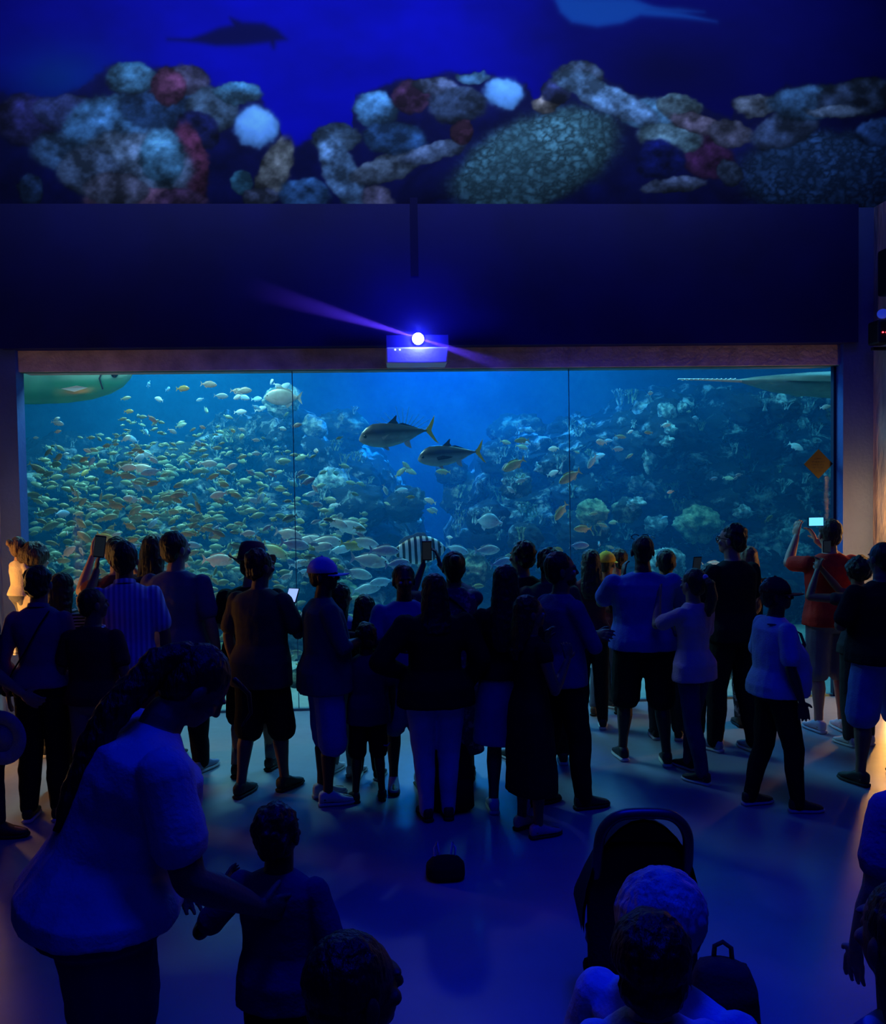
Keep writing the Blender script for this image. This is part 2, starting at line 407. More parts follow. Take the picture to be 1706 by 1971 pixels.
    F = np.stack([idx[:-1, :-1], idx[:-1, 1:], idx[1:, 1:], idx[1:, :-1]], -1).reshape(-1, 4)
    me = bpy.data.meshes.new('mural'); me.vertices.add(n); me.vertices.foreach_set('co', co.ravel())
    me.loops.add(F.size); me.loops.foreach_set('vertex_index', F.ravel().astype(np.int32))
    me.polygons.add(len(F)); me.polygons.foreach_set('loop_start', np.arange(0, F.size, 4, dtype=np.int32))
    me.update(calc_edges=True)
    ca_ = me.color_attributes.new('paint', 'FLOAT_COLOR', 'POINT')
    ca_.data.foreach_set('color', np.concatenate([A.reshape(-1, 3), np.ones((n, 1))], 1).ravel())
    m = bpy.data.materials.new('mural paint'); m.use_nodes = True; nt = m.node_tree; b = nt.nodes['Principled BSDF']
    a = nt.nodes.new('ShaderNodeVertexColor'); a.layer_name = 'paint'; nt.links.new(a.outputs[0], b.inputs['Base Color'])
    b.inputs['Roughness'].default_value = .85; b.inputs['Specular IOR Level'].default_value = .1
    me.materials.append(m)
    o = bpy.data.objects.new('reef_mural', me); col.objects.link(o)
    tag(o, 'painted coral reef and dolphin mural across the upper wall above the tank', 'mural')
mural()
structure(MB().box((0.6, DW+.15, (ZF+8.6)/2), (13, .3, 8.6-ZF)).build('wall_front', dark_room, auto=False))

# ---------------------------------------------------------------- yellow diamond sign on the glass
c = pW(1575, 893)
sg = empty('warning_sign', (c.x, DW-.012, c.z)); tag(sg, 'small yellow diamond sign fixed on the tank glass near its right edge', 'sign')
r_ = .148
MB().add([(0, 0, r_), (r_, 0, 0), (0, 0, -r_), (-r_, 0, 0), (0, .008, r_), (r_, .008, 0), (0, .008, -r_), (-r_, .008, 0)],
     [(0, 3, 2, 1), (4, 5, 6, 7), (0, 1, 5, 4), (1, 2, 6, 5), (2, 3, 7, 6), (3, 0, 4, 7)]).build('sign_plate', mat('yellow sign paint', (.028, .024, .005), .6), sg, auto=False)
ln = MB()
for k, (z, w_) in enumerate(((.05, .09), (.02, .14), (-.01, .15), (-.04, .13), (-.07, .08))):
    for q in range(int(w_/.02)):
        ln.box((-w_/2+.012+q*.02, -.002, z), (.014, .003, .010))
ln.build('lettering', black_mat, sg, auto=False)

# ---------------------------------------------------------------- projector box with bright blue lens on the beam
pj = empty('light_projector', (0, 0, 0)); tag(pj, 'white wall mounted projector box with a glowing blue lens above the tank glass', 'projector')
a0 = at(744, 705, DW-.5); a1 = at(864, 705, DW-.5); zt = at(805, 645, DW-.5).z
cx, wd, hh = (a0.x+a1.x)/2, a1.x-a0.x, zt-a0.z
pj.location = (cx, DW-.26, a0.z)
pwh = mat('white casing', (.42, .46, .52), .5, .1, 40)
body = MB().add([(-wd/2, -.36, .012), (wd/2-.02, -.36, .012), (wd/2, -.36, hh*.55), (-wd/2, -.36, hh*.55),
          (-wd/2, 0, .012), (wd/2-.02, 0, .012), (wd/2, 0, hh*.55), (-wd/2, 0, hh*.55)],
         [(0,1,2,3),(7,6,5,4),(0,4,5,1),(3,2,6,7),(1,5,6,2),(0,3,7,4)]).build('casing', pwh, pj, bevel=.012)
MB().box((0, -.17, hh*.55+hh*.20), (wd, .33, hh*.42)).build('lamp_head', mat('dark blue casing', (.01, .01, .12), .5), pj, bevel=.006)
lx = at(805, 652, DW-.62)
le = MB().ell((lx.x-cx, -.36, lx.z-a0.z), (.052, .03, .052)).build('lens', mat('lit blue lens', (.3, .5, 1), .3, emit=(.55, .78, 1.0), estr=110), pj)
le['label'] = 'glowing bluish white lens'
MB().tube([(lx.x-cx, -.30, lx.z-a0.z), (lx.x-cx, -.35, lx.z-a0.z)], .062, cap=False).build('lens_ring', black_mat, pj)
for k in range(2):
    q = at(761+k*9, 673, DW-.62)
    MB().ell((q.x-cx, -.362, q.z-a0.z), (.006, .006, .006), nu=8, nv=6).build('indicator_light', mat('status led', (.5, .8, 1), .3, emit=(.6, .85, 1), estr=6), pj)
# two haze filled beams thrown sideways by the lens
def haze_mat(name, dens, c=(.35, .2, 1), R=2.0, pw=1.3):
    m = bpy.data.materials.new(name); m.use_nodes = True; nt = m.node_tree; nt.nodes.clear()
    o = nt.nodes.new('ShaderNodeOutputMaterial'); v = nt.nodes.new('ShaderNodeVolumeScatter')
    v.inputs['Color'].default_value = (*c, 1); v.inputs['Density'].default_value = dens; v.inputs['Anisotropy'].default_value = 0
    tc = nt.nodes.new('ShaderNodeTexCoord'); ds = nt.nodes.new('ShaderNodeVectorMath'); ds.operation = 'DISTANCE'
    nt.links.new(tc.outputs['Object'], ds.inputs[0]); ds.inputs[1].default_value = (lx.x, DW-.26-.405, lx.z)
    mr = nt.nodes.new('ShaderNodeMapRange'); mr.inputs['From Max'].default_value = R; mr.inputs['To Min'].default_value = 1; mr.inputs['To Max'].default_value = 0
    nt.links.new(ds.outputs['Value'], mr.inputs['Value'])
    p_ = nt.nodes.new('ShaderNodeMath'); p_.operation = 'POWER'; p_.inputs[1].default_value = pw; nt.links.new(mr.outputs[0], p_.inputs[0])
    q_ = nt.nodes.new('ShaderNodeMath'); q_.operation = 'MULTIPLY'; q_.inputs[1].default_value = dens; nt.links.new(p_.outputs[0], q_.inputs[0])
    nt.links.new(q_.outputs[0], v.inputs['Density'])
    nt.links.new(v.outputs[0], o.inputs['Volume']); return m
LP = Vector((lx.x, DW-.26-.405, lx.z))
for k, (tx, ty, Y, r1, en) in enumerate(((455, 546, DW-2.2, .12, 4500), (1010, 718, DW-2.4, .08, 5500))):
    T = at(tx, ty, Y); d = (T-LP)
    hz = MB().tube([LP+d.normalized()*.03, LP+d*.3, LP+d], [.030, .030+.3*(r1-.03), r1], cap=False, n=20).build('light_beam', haze_mat('lit haze', .22, (.5, .3, 1), d.length*.98, 1.2), None)
    tag(hz, ['blue light beam through haze, rising left from the projector lens', 'blue light beam through haze, falling right from the projector lens'][k], 'light beam', kind='stuff')
    import bmesh as _b
    bm_ = _b.new(); bm_.from_mesh(hz.data); _b.ops.recalc_face_normals(bm_, faces=bm_.faces); bm_.to_mesh(hz.data); bm_.free()
    L = spot('projector_beam_light.%03d' % k, LP, T, en, (.15, .09, 1.0), 2*math.atan(r1/d.length)*.95, .6, .008)
hz = MB().ell(LP, (.55, .3, .55), nu=24, nv=16).build('haze_glow', haze_mat('thin haze', .30, (.1, .1, 1), .5, 2.0), None)
tag(hz, 'round blue glow of lit haze around the projector lens', 'light beam', kind='stuff')
l = bpy.data.lights.new('projector_glow', 'POINT'); l.energy = 26; l.color = (.03, .03, 1); l.shadow_soft_size = .05
o = bpy.data.objects.new('projector_glow', l); col.objects.link(o); o.location = LP + Vector((0, -.06, 0))

# ---------------------------------------------------------------- warm vertical wall lamps at both side walls
def bar_lamp(x, y, z0, z1, side, label, power, rad):
    e = empty('wall_bar_lamp', (x, y, z0)); tag(e, label, 'lamp', 'tall warm bar lamps on the side walls')
    MB().box((side*-.03, 0, (z1-z0)/2), (.06, .09, z1-z0+.06)).build('housing', mat('lamp housing', (.05, .05, .05), .5), e, bevel=.006)
    MB().tube([(side*-(.06+rad), 0, 0), (side*-(.06+rad), 0, z1-z0)], rad).build('light_tube', mat('warm lit tube %d' % power, (1, .7, .3), .4, emit=(1.0, .46, .09), estr=power), e)
bar_lamp(PR, 8.27, .12, 2.2, 1, 'tall warm glowing bar lamp on the right side wall', 50, .026)
bar_lamp(PL, 7.3, .12, 1.9, -1, 'tall warm glowing bar lamp on the left side wall', 19, .06)

# ---------------------------------------------------------------- speaker and camera on the right wall
q = at(1700, 520, 8.0)
sp = empty('wall_speaker', (PR, 8.15, at(1700, 520, 8.15).z)); tag(sp, 'black loudspeaker mounted high at the right edge wall', 'speaker')
MB().box((-.10, 0, 0), (.2, .34, .42)).build('cabinet', black_mat, sp, bevel=.02)
MB().tube([(-.1, -.168, -.06), (-.1, -.178, -.06)], .075, cap=False, n=24).build('woofer', mat('dark cone', (.02, .02, .02), .8), sp)
MB().tube([(-.1, -.168, .12), (-.1, -.178, .12)], .03, cap=False, n=20).build('tweeter', mat('dark cone', (.02, .02, .02), .8), sp)
q = at(1694, 635, 8.3)
cm = empty('wall_camera', (q.x, 8.3, q.z)); tag(cm, 'dark wall device with two red lights at the right edge', 'camera')
MB().box((.03, .05, -.02), (.14, .2, .22)).build('housing', black_mat, cm, bevel=.02)
MB().ell((0, -.05, .14), (.05, .05, .045)).build('dome', mat('blue dome', (.1, .15, .6), .2, emit=(.02, .05, .6), estr=.5), cm)
for k in (-1, 1):
    MB().ell((.018+k*.017, -.055, -.03), (.009, .006, .007), nu=10, nv=6).build('red_light', mat('red led', (1, .1, .1), .3, emit=(1, .03, .04), estr=9), cm)
MB().box((.08, .1, -.16), (.2, .05, .03)).build('bracket', black_mat, cm, bevel=.004)

# ================================================================ TANK
TX0, TX1, TY1, TZ1 = -7.0, 9.5, DW+8.0, 4.7
wm = bpy.data.materials.new('tank water'); wm.use_nodes = True; nt = wm.node_tree; nt.nodes.clear()
o_ = nt.nodes.new('ShaderNodeOutputMaterial'); vs = nt.nodes.new('ShaderNodeVolumeScatter'); va = nt.nodes.new('ShaderNodeVolumeAbsorption'); ad = nt.nodes.new('ShaderNodeAddShader')
vs.inputs['Color'].default_value = (.01, .36, .92, 1); vs.inputs['Density'].default_value = .075; vs.inputs['Anisotropy'].default_value = .1
va.inputs['Color'].default_value = (.12, .72, .93, 1); va.inputs['Density'].default_value = .09
nt.links.new(vs.outputs[0], ad.inputs[0]); nt.links.new(va.outputs[0], ad.inputs[1]); nt.links.new(ad.outputs[0], o_.inputs['Volume'])
wt = MB().box(((TX0+TX1)/2, (DW+.03+TY1)/2, TZ1/2), (TX1-TX0, TY1-DW-.03, TZ1)).build('tank_water', wm, auto=False)
tag(wt, 'clear blue water filling the tank behind the window', 'water', kind='structure')
tank_wall = spotted('tank wall rock', (.01, .035, .06), (.04, .12, .16), 1.4, .4, .7, bump=1)
structure(MB().box(((TX0+TX1)/2, TY1+.2, 2.6), (TX1-TX0, .3, 5.3)).build('wall_tank_back', tank_wall, auto=False))
structure(MB().box((TX0-.2, DW+4.3, 2.6), (.3, 8, 5.3)).build('wall_tank_left', tank_wall, auto=False))
structure(MB().box((TX1+.2, DW+4.3, 2.6), (.3, 8, 5.3)).build('wall_tank_right', tank_wall, auto=False))
structure(MB().box(((TX0+TX1)/2, DW+4.4, 5.5), (TX1-TX0+1, 8.8, .1)).build('ceiling_tank', dark_room, auto=False))

def reef_wall():
    pxs = [-200, 50, 200, 350, 450, 560, 640, 700, 760, 800, 860, 900, 950, 1030, 1150, 1250, 1350, 1600, 1900]
    tops = [850, 850, 880, 845, 800, 772, 800, 840, 905, 1000, 1040, 930, 855, 815, 795, 755, 742, 742, 760]
    Yb = DW+5.2; k = (DW+5.2)/F_PX
    pX = [at(p, 900, Yb).x for p in pxs]; pZ = [at(p, t, Yb).z for p, t in zip(pxs, tops)]
    NX, NZ = 420, 180
    U, T = np.meshgrid(np.linspace(TX0+.05, TX1-.05, NX), np.linspace(0, 1, NZ))
    zt = np.interp(U, pX, pZ) + .55*(fbm(U*1.6+50, U*0+3, 9)-.5) + .25*(fbm(U*6+50, U*0+7, 19)-.5)
    Z = .02 + T*zt
    lump = fbm(U*1.1+60, Z*1.3+60, 5, 3); n2 = fbm(U*3.2+80, Z*3.6+80, 12, 4); n3 = np.abs(fbm(U*9+20, Z*9+20, 33, 3)-.5)
    Y = Yb - 2.4*(lump-.35) - 1.1*(n2-.5) - .5*n3 - .9*(1-T)**1.5 + 1.1*np.clip((T-.85)/.15, 0, 1)**2
    Z = Z + .3*(fbm(U*3+11, Z*4+5, 71)-.5)*T; X = U + .35*(fbm(U*3+31, Z*4+15, 72)-.5)
    Z = np.maximum(Z, .01)
    i = np.arange(NX*NZ).reshape(NZ, NX)
    V = np.stack([X, Y, Z], -1).reshape(-1, 3); Fc = np.stack([i[:-1, :-1], i[:-1, 1:], i[1:, 1:], i[1:, :-1]], -1).reshape(-1, 4)
    o = bpy.data.objects.new('reef_rockwork', np_mesh('reef_rockwork', V, Fc, spotted('reef wall rock', (.010, .022, .026), (.36, .50, .50), 2.6, .53, .66, bump=1))); col.objects.link(o); tag(o, 'long craggy rockwork wall of the reef across the back of the tank', 'reef')
    n0 = len(RV); RV.extend(V.tolist()); RF.extend([tuple(int(q)+n0 for q in f) for f in Fc])
def np_mesh(name, V, F, m):
    me = bpy.data.meshes.new(name); me.from_pydata([tuple(p) for p in V], [], [tuple(f) for f in F]); me.update()
    me.polygons.foreach_set('use_smooth', [True]*len(me.polygons)); me.materials.append(m); return me
def noise3(P, seed, sc_):
    Q = P*sc_
    return (fbm(Q[:, 0]+Q[:, 2]*.7+100, Q[:, 1]-Q[:, 2]*.6+100, seed) + fbm(Q[:, 2]*1.1+200, Q[:, 0]*.8-Q[:, 1]*.5+300, seed+5))/2
def sphere_arrays(nu, nv):
    b = MB().ell((0, 0, 0), (1, 1, 1), nu=nu, nv=nv); return np.array(b.v), b.f
# sandy bed with ripples
nx, ny = 140, 70
gx, gy = np.meshgrid(np.linspace(TX0, TX1, nx), np.linspace(DW+.04, TY1, ny))
gz = .02 + .10*fbm(gx*1.2+50, gy*2.2+50, 4) + .02*np.sin(gy*24+4*fbm(gx+9, gy+9, 8)) - .03
gz *= np.clip((gy-DW)/.5, .25, 1)
ii = np.arange(nx*ny).reshape(ny, nx)
bed = bpy.data.objects.new('sand_bed', np_mesh('sand_bed', np.stack([gx, gy, gz], -1).reshape(-1, 3),
      np.stack([ii[:-1, :-1], ii[:-1, 1:], ii[1:, 1:], ii[1:, :-1]], -1).reshape(-1, 4), mat('pale sand', (.34, .40, .36), .9, .4, 20, .15, 3)))
col.objects.link(bed); tag(bed, 'pale rippled sand covering the tank bottom', 'sand', kind='stuff')

RV, RF = [], []
BVH = None
reef_wall()
random.seed(7); np.random.seed(7)
rock_mats = [spotted('reef rock a', (.012, .025, .028), (.40, .52, .50), 3.6, .54, .68, bump=1),
             spotted('reef rock b', (.014, .028, .022), (.26, .34, .22), 5.0, .52, .70, bump=1),
             spotted('reef rock c', (.008, .018, .024), (.20, .32, .34), 4.2, .56, .72, bump=1)]
SV, SF = sphere_arrays(48, 32)
def rock(c, r, seed, m, amp=.55, label=None, name='reef_rock', fz=.75):
    n = noise3(SV, seed, 1.3); n2 = noise3(SV, seed+40, 4.5)
    n3 = noise3(SV, seed+80, 11); k = 1 + amp*(n-.5)*2.0 + amp*1.0*(n2-.5) + amp*.45*(n3-.5)
    V = SV*k[:, None]*np.array([r, r*random.uniform(.7, 1), r*fz])
    o = bpy.data.objects.new(name, np_mesh(name, V, SF, m)); col.objects.link(o); o.location = c
    a_ = random.uniform(0, 6.28); o.rotation_euler = (0, 0, a_)
    W = V @ np.array(Matrix.Rotation(a_, 3, 'Z')).T + np.array(c); n0 = len(RV); RV.extend(W.tolist()); RF.extend([tuple(i+n0 for i in f) for f in SF]); return o
def reef_depth(px, py, default=3.0, out=.05):
    global BVH
    if BVH is None:
        from mathutils.bvhtree import BVHTree
        BVH = BVHTree.FromPolygons(RV, RF)
    hit = BVH.ray_cast(CO, ray(px, py).normalized())[0]
    return (hit.y - DW - out) if hit else None
def reef_pile(pts, where, grp):
    for (px, py, dY, rpx, k) in pts:
        c = at(px, py, DW+dY); r = rpx*(dY+DW)/F_PX
        if c.z < .08 or c.x-r < TX0+.3: continue
        o = rock(c, r, random.randint(1, 999), rock_mats[k])
        tag(o, 'rough %s reef rock of the %s' % (['pale crusted', 'green crusted', 'dark blue'][k], where), 'rock', grp % ['pale crusted', 'green crusted', 'dark blue'][k])
L_ = []
for px, top in ((-40, 830), (60, 850), (150, 830), (250, 860), (350, 830), (450, 800), (540, 790), (630, 800), (700, 860), (760, 930)):
    y = top
    while y < 1330:
        L_.append((px+random.uniform(-35, 35), y+random.uniform(20, 60), random.uniform(3.6, 6.4)-(y-800)/500*1.6, random.uniform(30, 62), random.choice((0, 1, 2, 2, 2))))
        y += 62
reef_pile(L_, 'left reef mound behind the fish school', '%s rocks of the left reef mound')
R_ = []
for px, top in ((900, 860), (960, 830), (1040, 800), (1120, 790), (1210, 770), (1300, 750), (1400, 760), (1500, 750), (1600, 770), (1700, 780), (1780, 800)):
    y = top
    while y < 1330:
        R_.append((px+random.uniform(-35, 35), y+random.uniform(20, 60), random.uniform(3.4, 6.2)-(y-800)/500*1.6, random.uniform(30, 60), random.choice((0, 2, 2, 1, 2, 2))))
        y += 62
reef_pile(R_, 'right reef mound', '%s rocks of the right reef mound')
for px in (790, 850, 880):
    reef_pile([(px, 1150+random.uniform(-30, 60), 6.4, 80, 2), (px+10, 1270, 4.5, 70, 2)], 'low middle of the reef', '%s rocks in the low middle of the reef')
# big rounded stones lying on the sand
for k, (px, py, dY, rpx, lab) in enumerate(((340, 1320, 1.3, 60, 'flat greenish boulder on the sand behind the legs of the dark shirted couple'), (440, 1325, 1.2, 45, 'flat greenish boulder on the sand left of the fedora man'),
      (585, 1310, 1.0, 40, 'mottled boulder on the sand between the fedora man and the blue cap man'), (740, 1315, 1.2, 34, 'mottled boulder on the sand behind the boy in shorts'),
      (1165, 1320, 1.0, 60, 'greenish boulder on the sand behind the boots near the tank'), (1360, 1315, .9, 60, 'yellow green boulder on the sand behind the tall dark man'))):
    c = at(px, py, DW+dY); o = rock(c, rpx*(DW+dY)/F_PX, 300+k, rock_mats[1], .3, fz=.55); tag(o, lab, 'rock')
# corals: brain domes, plates, branching, a sea fan
coral_pale = spotted('pale coral', (.06, .12, .12), (.46, .60, .58), 9, .44, .66, bump=1)
coral_green = spotted('green coral', (.04, .09, .05), (.28, .38, .22), 7, .42, .66, bump=1)
def dome(px, py, dY, rpx, m, lab, seed):
    dY = reef_depth(px, py, out=.40) or dY
    c = at(px, py, DW+dY); r = rpx*(DW+dY)/F_PX
    n = noise3(SV, seed, 1.8); n2 = np.abs(noise3(SV, seed+3, 6)-.5)
    V = SV*(.95+.9*(n-.5)+.6*n2)[:, None]*np.array([r, r*.8, r*.8])
    o = bpy.data.objects.new('dome_coral', np_mesh('dome_coral', V, SF, m)); col.objects.link(o); o.location = c; tag(o, lab, 'coral')
dome(1345, 1010, 1.9, 46, coral_green, 'round green domed coral at the right part of the reef', 11)
dome(1262, 1010, 2.4, 22, coral_pale, 'small pale domed coral left of the big green dome', 12)
dome(1140, 985, 2.6, 32, coral_green, 'dark green domed coral in the right reef, left of the pale dome', 13)
dome(1285, 1085, 2.0, 40, coral_pale, 'pale crusted coral lump just left of the tall dark man', 14)
dome(640, 930, 2.8, 34, coral_pale, 'pale crusted dome below the leading jack fish', 15)
dome(600, 825, 3.2, 30, coral_pale, 'pale crusted lump at the top of the left reef mound', 16)
dome(545, 770, 3.6, 34, coral_pale, 'pale lump on the peak of the left reef mound', 17)
dome(650, 1150, 1.9, 40, coral_green, 'green coral lump behind the blue cap', 18)
def branch_coral(px, py, dY, hpx, m, seed, lab, grp=None):
    rs = random.Random(seed); b = MB(); h = hpx*(DW+dY)/F_PX
    def grow(p, d, L, r, k):
        q = p+d*L; b.tube([p, (p+q)/2+Vector((rs.uniform(-1, 1), rs.uniform(-1, 1), 0))*L*.08, q], [r, r*.85, r*.7], n=6)
        if k > 0:
            for _ in range(rs.choice((2, 3))):
                nd = (d+Vector((rs.uniform(-.9, .9), rs.uniform(-.9, .9), rs.uniform(-.2, .6)))).normalized(); grow(q, nd, L*.72, r*.72, k-1)
    for _ in range(4):
        grow(Vector((rs.uniform(-.2, .2)*h, rs.uniform(-.2, .2)*h, -.1*h)), Vector((rs.uniform(-.5, .5), rs.uniform(-.5, .5), 1)).normalized(), h*.36, h*.06, 2)
    o = b.build('branch_coral', m); o.location = at(px, py, DW+dY); tag(o, lab, 'coral', grp); return o
k = 0
for (x0, x1, y0, y1, n, reg) in ((380, 720, 790, 980, 40, 'left'), (880, 1120, 820, 1040, 34, 'middle right'), (1130, 1600, 760, 1080, 52, 'right'), (70, 380, 850, 1060, 14, 'far left')):
    for _ in range(n):
        for _t in range(20):
            px, py = random.uniform(x0, x1), random.uniform(y0, y1); dd = reef_depth(px, py)
            if dd: break
        if not dd: continue
        k += 1
        branch_coral(px, py, dd, random.uniform(16, 40), coral_pale if random.random() < .75 else coral_green, k,
                     'small branching coral growing on the %s part of the reef' % reg, 'branching corals on the %s reef' % reg)
# pale ledge plates (bright patches) of the right reef
SV2, SF2 = sphere_arrays(28, 18)
for i, (px, py, rx, rz) in enumerate(((1283, 795, 20, 26), (1290, 825, 16, 16), (1312, 785, 9, 14), (1250, 880, 18, 30), (1228, 935, 22, 18), (1225, 970, 20, 14), (1285, 850, 14, 12),
      (1540, 820, 10, 18), (1555, 855, 26, 12), (1570, 850, 14, 9), (1450, 960, 16, 20), (1430, 985, 20, 16), (1480, 990, 24, 12), (1530, 1030, 30, 22), (1545, 1060, 24, 18), (1145, 885, 14, 16),
      (1365, 1060, 20, 12), (1040, 900, 12, 12), (1010, 830, 24, 10), (1140, 820, 10, 8))):
    n = noise3(SV2, i+700, 2.0); dd = reef_depth(px, py, out=0) or 4.5; c = at(px, py, DW+dd); s_ = (DW+dd)/F_PX
    V = SV2*(.6+1.5*(n-.35)+.8*(noise3(SV2, i+800, 6)-.5))[:, None]*np.array([rx*s_, .12, rz*s_])
    o = bpy.data.objects.new('crust_coral', np_mesh('crust_coral', V, SF2, coral_pale)); col.objects.link(o); o.location = c
    tag(o, 'pale blue crust coral patch on the right reef mound', 'coral', 'pale crust corals on the right reef mound')
# black sea fan on the reef top
b = MB()
rs = random.Random(5)
for i in range(15):
    a = math.radians(-78+i*11); L = .42*rs.uniform(.75, 1)
    p = [Vector((math.sin(a)*L*t*(1+.15*t), rs.uniform(-.02, .02), math.cos(a)*L*t)) for t in (0, .35, .7, 1)]
    b.tube(p, [.009, .007, .005, .003], n=5)
o = b.build('sea_fan', mat('dark sea fan', (.02, .05, .07), .8)); o.location = at(777, 840, DW+(reef_depth(777, 840) or 3.6)); tag(o, 'dark spiky sea fan rising above the leading jack fish', 'coral')
# ================================================================ FISH
def fin(b, P, th=.012, fn=None):                     # P: outline in the xz plane, gives the fin a real thickness
    n = len(P); vs = [(x, -th/2, z) for x, z in P] + [(x, th/2, z) for x, z in P]
    fs = [tuple(range(n)), tuple(reversed(range(n, 2*n)))] + [(i, n+i, n+(i+1) % n, (i+1) % n) for i in range(n)]
    return b.add(vs, [tuple(reversed(f)) for f in fs], fn)
def fish_body(b, hgt, wid, prof, fn=None, n=14, sag=0):
    rings = []
    for (x, t, zc) in prof:
        rings.append([(x, wid*t*math.sin(2*math.pi*i/n)*.5*(1 if t > .2 else 1.2), zc*hgt + hgt*t*.5*math.cos(2*math.pi*i/n)) for i in range(n)])
    return b.loft(rings, fn)
PROF = [(.50, .03, -.02), (.485, .16, -.01), (.44, .42, 0), (.36, .68, .01), (.26, .88, .02), (.14, 1.0, .02), (0, 1.0, .01), (-.12, .86, 0), (-.22, .62, 0), (-.30, .38, 0), (-.36, .22, 0), (-.40, .19, 0)]
JACK = [(.50, .05, -.10), (.485, .22, -.09), (.45, .48, -.04), (.39, .72, 0), (.30, .93, .02), (.18, 1.0, .0), (.05, .93, 0), (-.08, .76, .01), (-.20, .52, .03), (-.30, .30, .05), (-.38, .12, .06), (-.43, .09, .06)]
def two_tone(name, top, bot, z0, z1, spec=.5, rough=.35, stripes=0, mot=.3):
    m = bpy.data.materials.new(name); m.use_nodes = True; nt = m.node_tree; b = nt.nodes['Principled BSDF']
    b.inputs['Roughness'].default_value = rough; b.inputs['Specular IOR Level'].default_value = spec
    tc = nt.nodes.new('ShaderNodeTexCoord'); sp = nt.nodes.new('ShaderNodeSeparateXYZ'); nt.links.new(tc.outputs['Object'], sp.inputs[0])
    mr = nt.nodes.new('ShaderNodeMapRange'); mr.inputs['From Min'].default_value = z0; mr.inputs['From Max'].default_value = z1
    nt.links.new(sp.outputs['Z'], mr.inputs['Value'])
    mx = nt.nodes.new('ShaderNodeMix'); mx.data_type = 'RGBA'; nt.links.new(mr.outputs[0], mx.inputs[0])
    mx.inputs[6].default_value = (*bot, 1); mx.inputs[7].default_value = (*top, 1); out = mx.outputs[2]
    if stripes:
        w_ = nt.nodes.new('ShaderNodeTexWave'); w_.inputs['Scale'].default_value = stripes; w_.inputs['Distortion'].default_value = .6; nt.links.new(tc.outputs['Object'], w_.inputs['Vector'])
        r = nt.nodes.new('ShaderNodeValToRGB'); nt.links.new(w_.outputs['Fac'], r.inputs[0]); r.color_ramp.elements[0].position = .38; r.color_ramp.elements[1].position = .5
        r.color_ramp.elements[0].color = (.03, .04, .04, 1)
        m2 = nt.nodes.new('ShaderNodeMix'); m2.data_type = 'RGBA'; m2.blend_type = 'MULTIPLY'; m2.inputs[0].default_value = 1
        nt.links.new(out, m2.inputs[6]); nt.links.new(r.outputs[0], m2.inputs[7]); out = m2.outputs[2]
    if mot:
        n = nt.nodes.new('ShaderNodeTexNoise'); n.inputs['Scale'].default_value = 9; nt.links.new(tc.outputs['Object'], n.inputs['Vector'])
        h = nt.nodes.new('ShaderNodeMapRange'); h.inputs['To Min'].default_value = 1-mot; h.inputs['To Max'].default_value = 1+mot; nt.links.new(n.outputs['Fac'], h.inputs['Value'])
        m2 = nt.nodes.new('ShaderNodeVectorMath'); m2.operation = 'SCALE'; nt.links.new(out, m2.inputs[0]); nt.links.new(h.outputs[0], m2.inputs['Scale']); out = m2.outputs[0]
    nt.links.new(out, b.inputs['Base Color']); MATS[name] = m; return m
m_pale = two_tone('pale silver fish skin', (.34, .42, .42), (.58, .64, .64), -.1, .1)
m_green = two_tone('yellow green fish skin', (.15, .21, .11), (.32, .39, .28), -.1, .1)
m_yell = two_tone('yellow fish skin', (.36, .32, .06), (.5, .46, .18), -.1, .1)
m_blue = two_tone('bluish fish skin', (.14, .32, .44), (.34, .52, .64), -.1, .1)
m_eye = mat('fish eye', (.01, .01, .01), .1)
def fish_mesh(m, hgt, wid, bend=0):
    b = MB()
    def fn(p): return Vector((p.x, p.y + bend*(p.x-.1)**2, p.z))
    fish_body(b, hgt, wid, PROF, fn)
    fin(b, [(-.38, .03), (-.50, .15), (-.47, .03), (-.455, 0), (-.47, -.03), (-.50, -.15), (-.38, -.03)], .012, fn)
    fin(b, [(.20, hgt*.45), (.14, hgt*.62), (0, hgt*.60), (-.16, hgt*.50), (-.27, hgt*.34), (-.24, hgt*.22), (0, hgt*.42)], .010, fn)
    fin(b, [(-.05, -hgt*.40), (-.12, -hgt*.64), (-.24, -hgt*.44), (-.24, -hgt*.18)], .010, fn)
    fin(b, [(.16, -hgt*.42), (.06, -hgt*.66), (.06, -hgt*.42)], .010, fn)
    b.add([(.24, -.06, .0), (.10, -.13, -.05), (.13, -.10, -.07), (.24, .06, .0), (.10, .13, -.05), (.13, .10, -.07)], [(0, 1, 2), (3, 5, 4)])
    me = bpy.data.meshes.new('school_fish'); me.from_pydata(b.v, [], b.f); me.materials.append(m)
    me.polygons.foreach_set('use_smooth', [len(p.vertices) == 4 for p in me.polygons]); return me
SCH = [fish_mesh(m, h_, w_, bd) for m, h_, w_, bd in ((m_green, .34, .14, .25), (m_green, .36, .15, -.3), (m_green, .32, .14, 0), (m_pale, .38, .15, .2), (m_blue, .36, .15, -.2), (m_yell, .33, .14, .1))]
rs = random.Random(42)
def fish_at(me, px, py, dY, lpx, hd, pitch, label, group, name='reef_fish'):
    o = bpy.data.objects.new(name, me); col.objects.link(o)
    o.location = at(px, py, DW+dY); o.location.z = max(o.location.z, .15); L = lpx*(DW+dY)/F_PX; o.scale = (L, L, L)
    o.rotation_euler = (0, pitch, hd); tag(o, label, 'fish', group); return o
def heading():                                       # most swim left or right, with their noses a little up or down
    h = rs.choice((0, 0, math.pi)) + rs.gauss(0, .6)
    return h
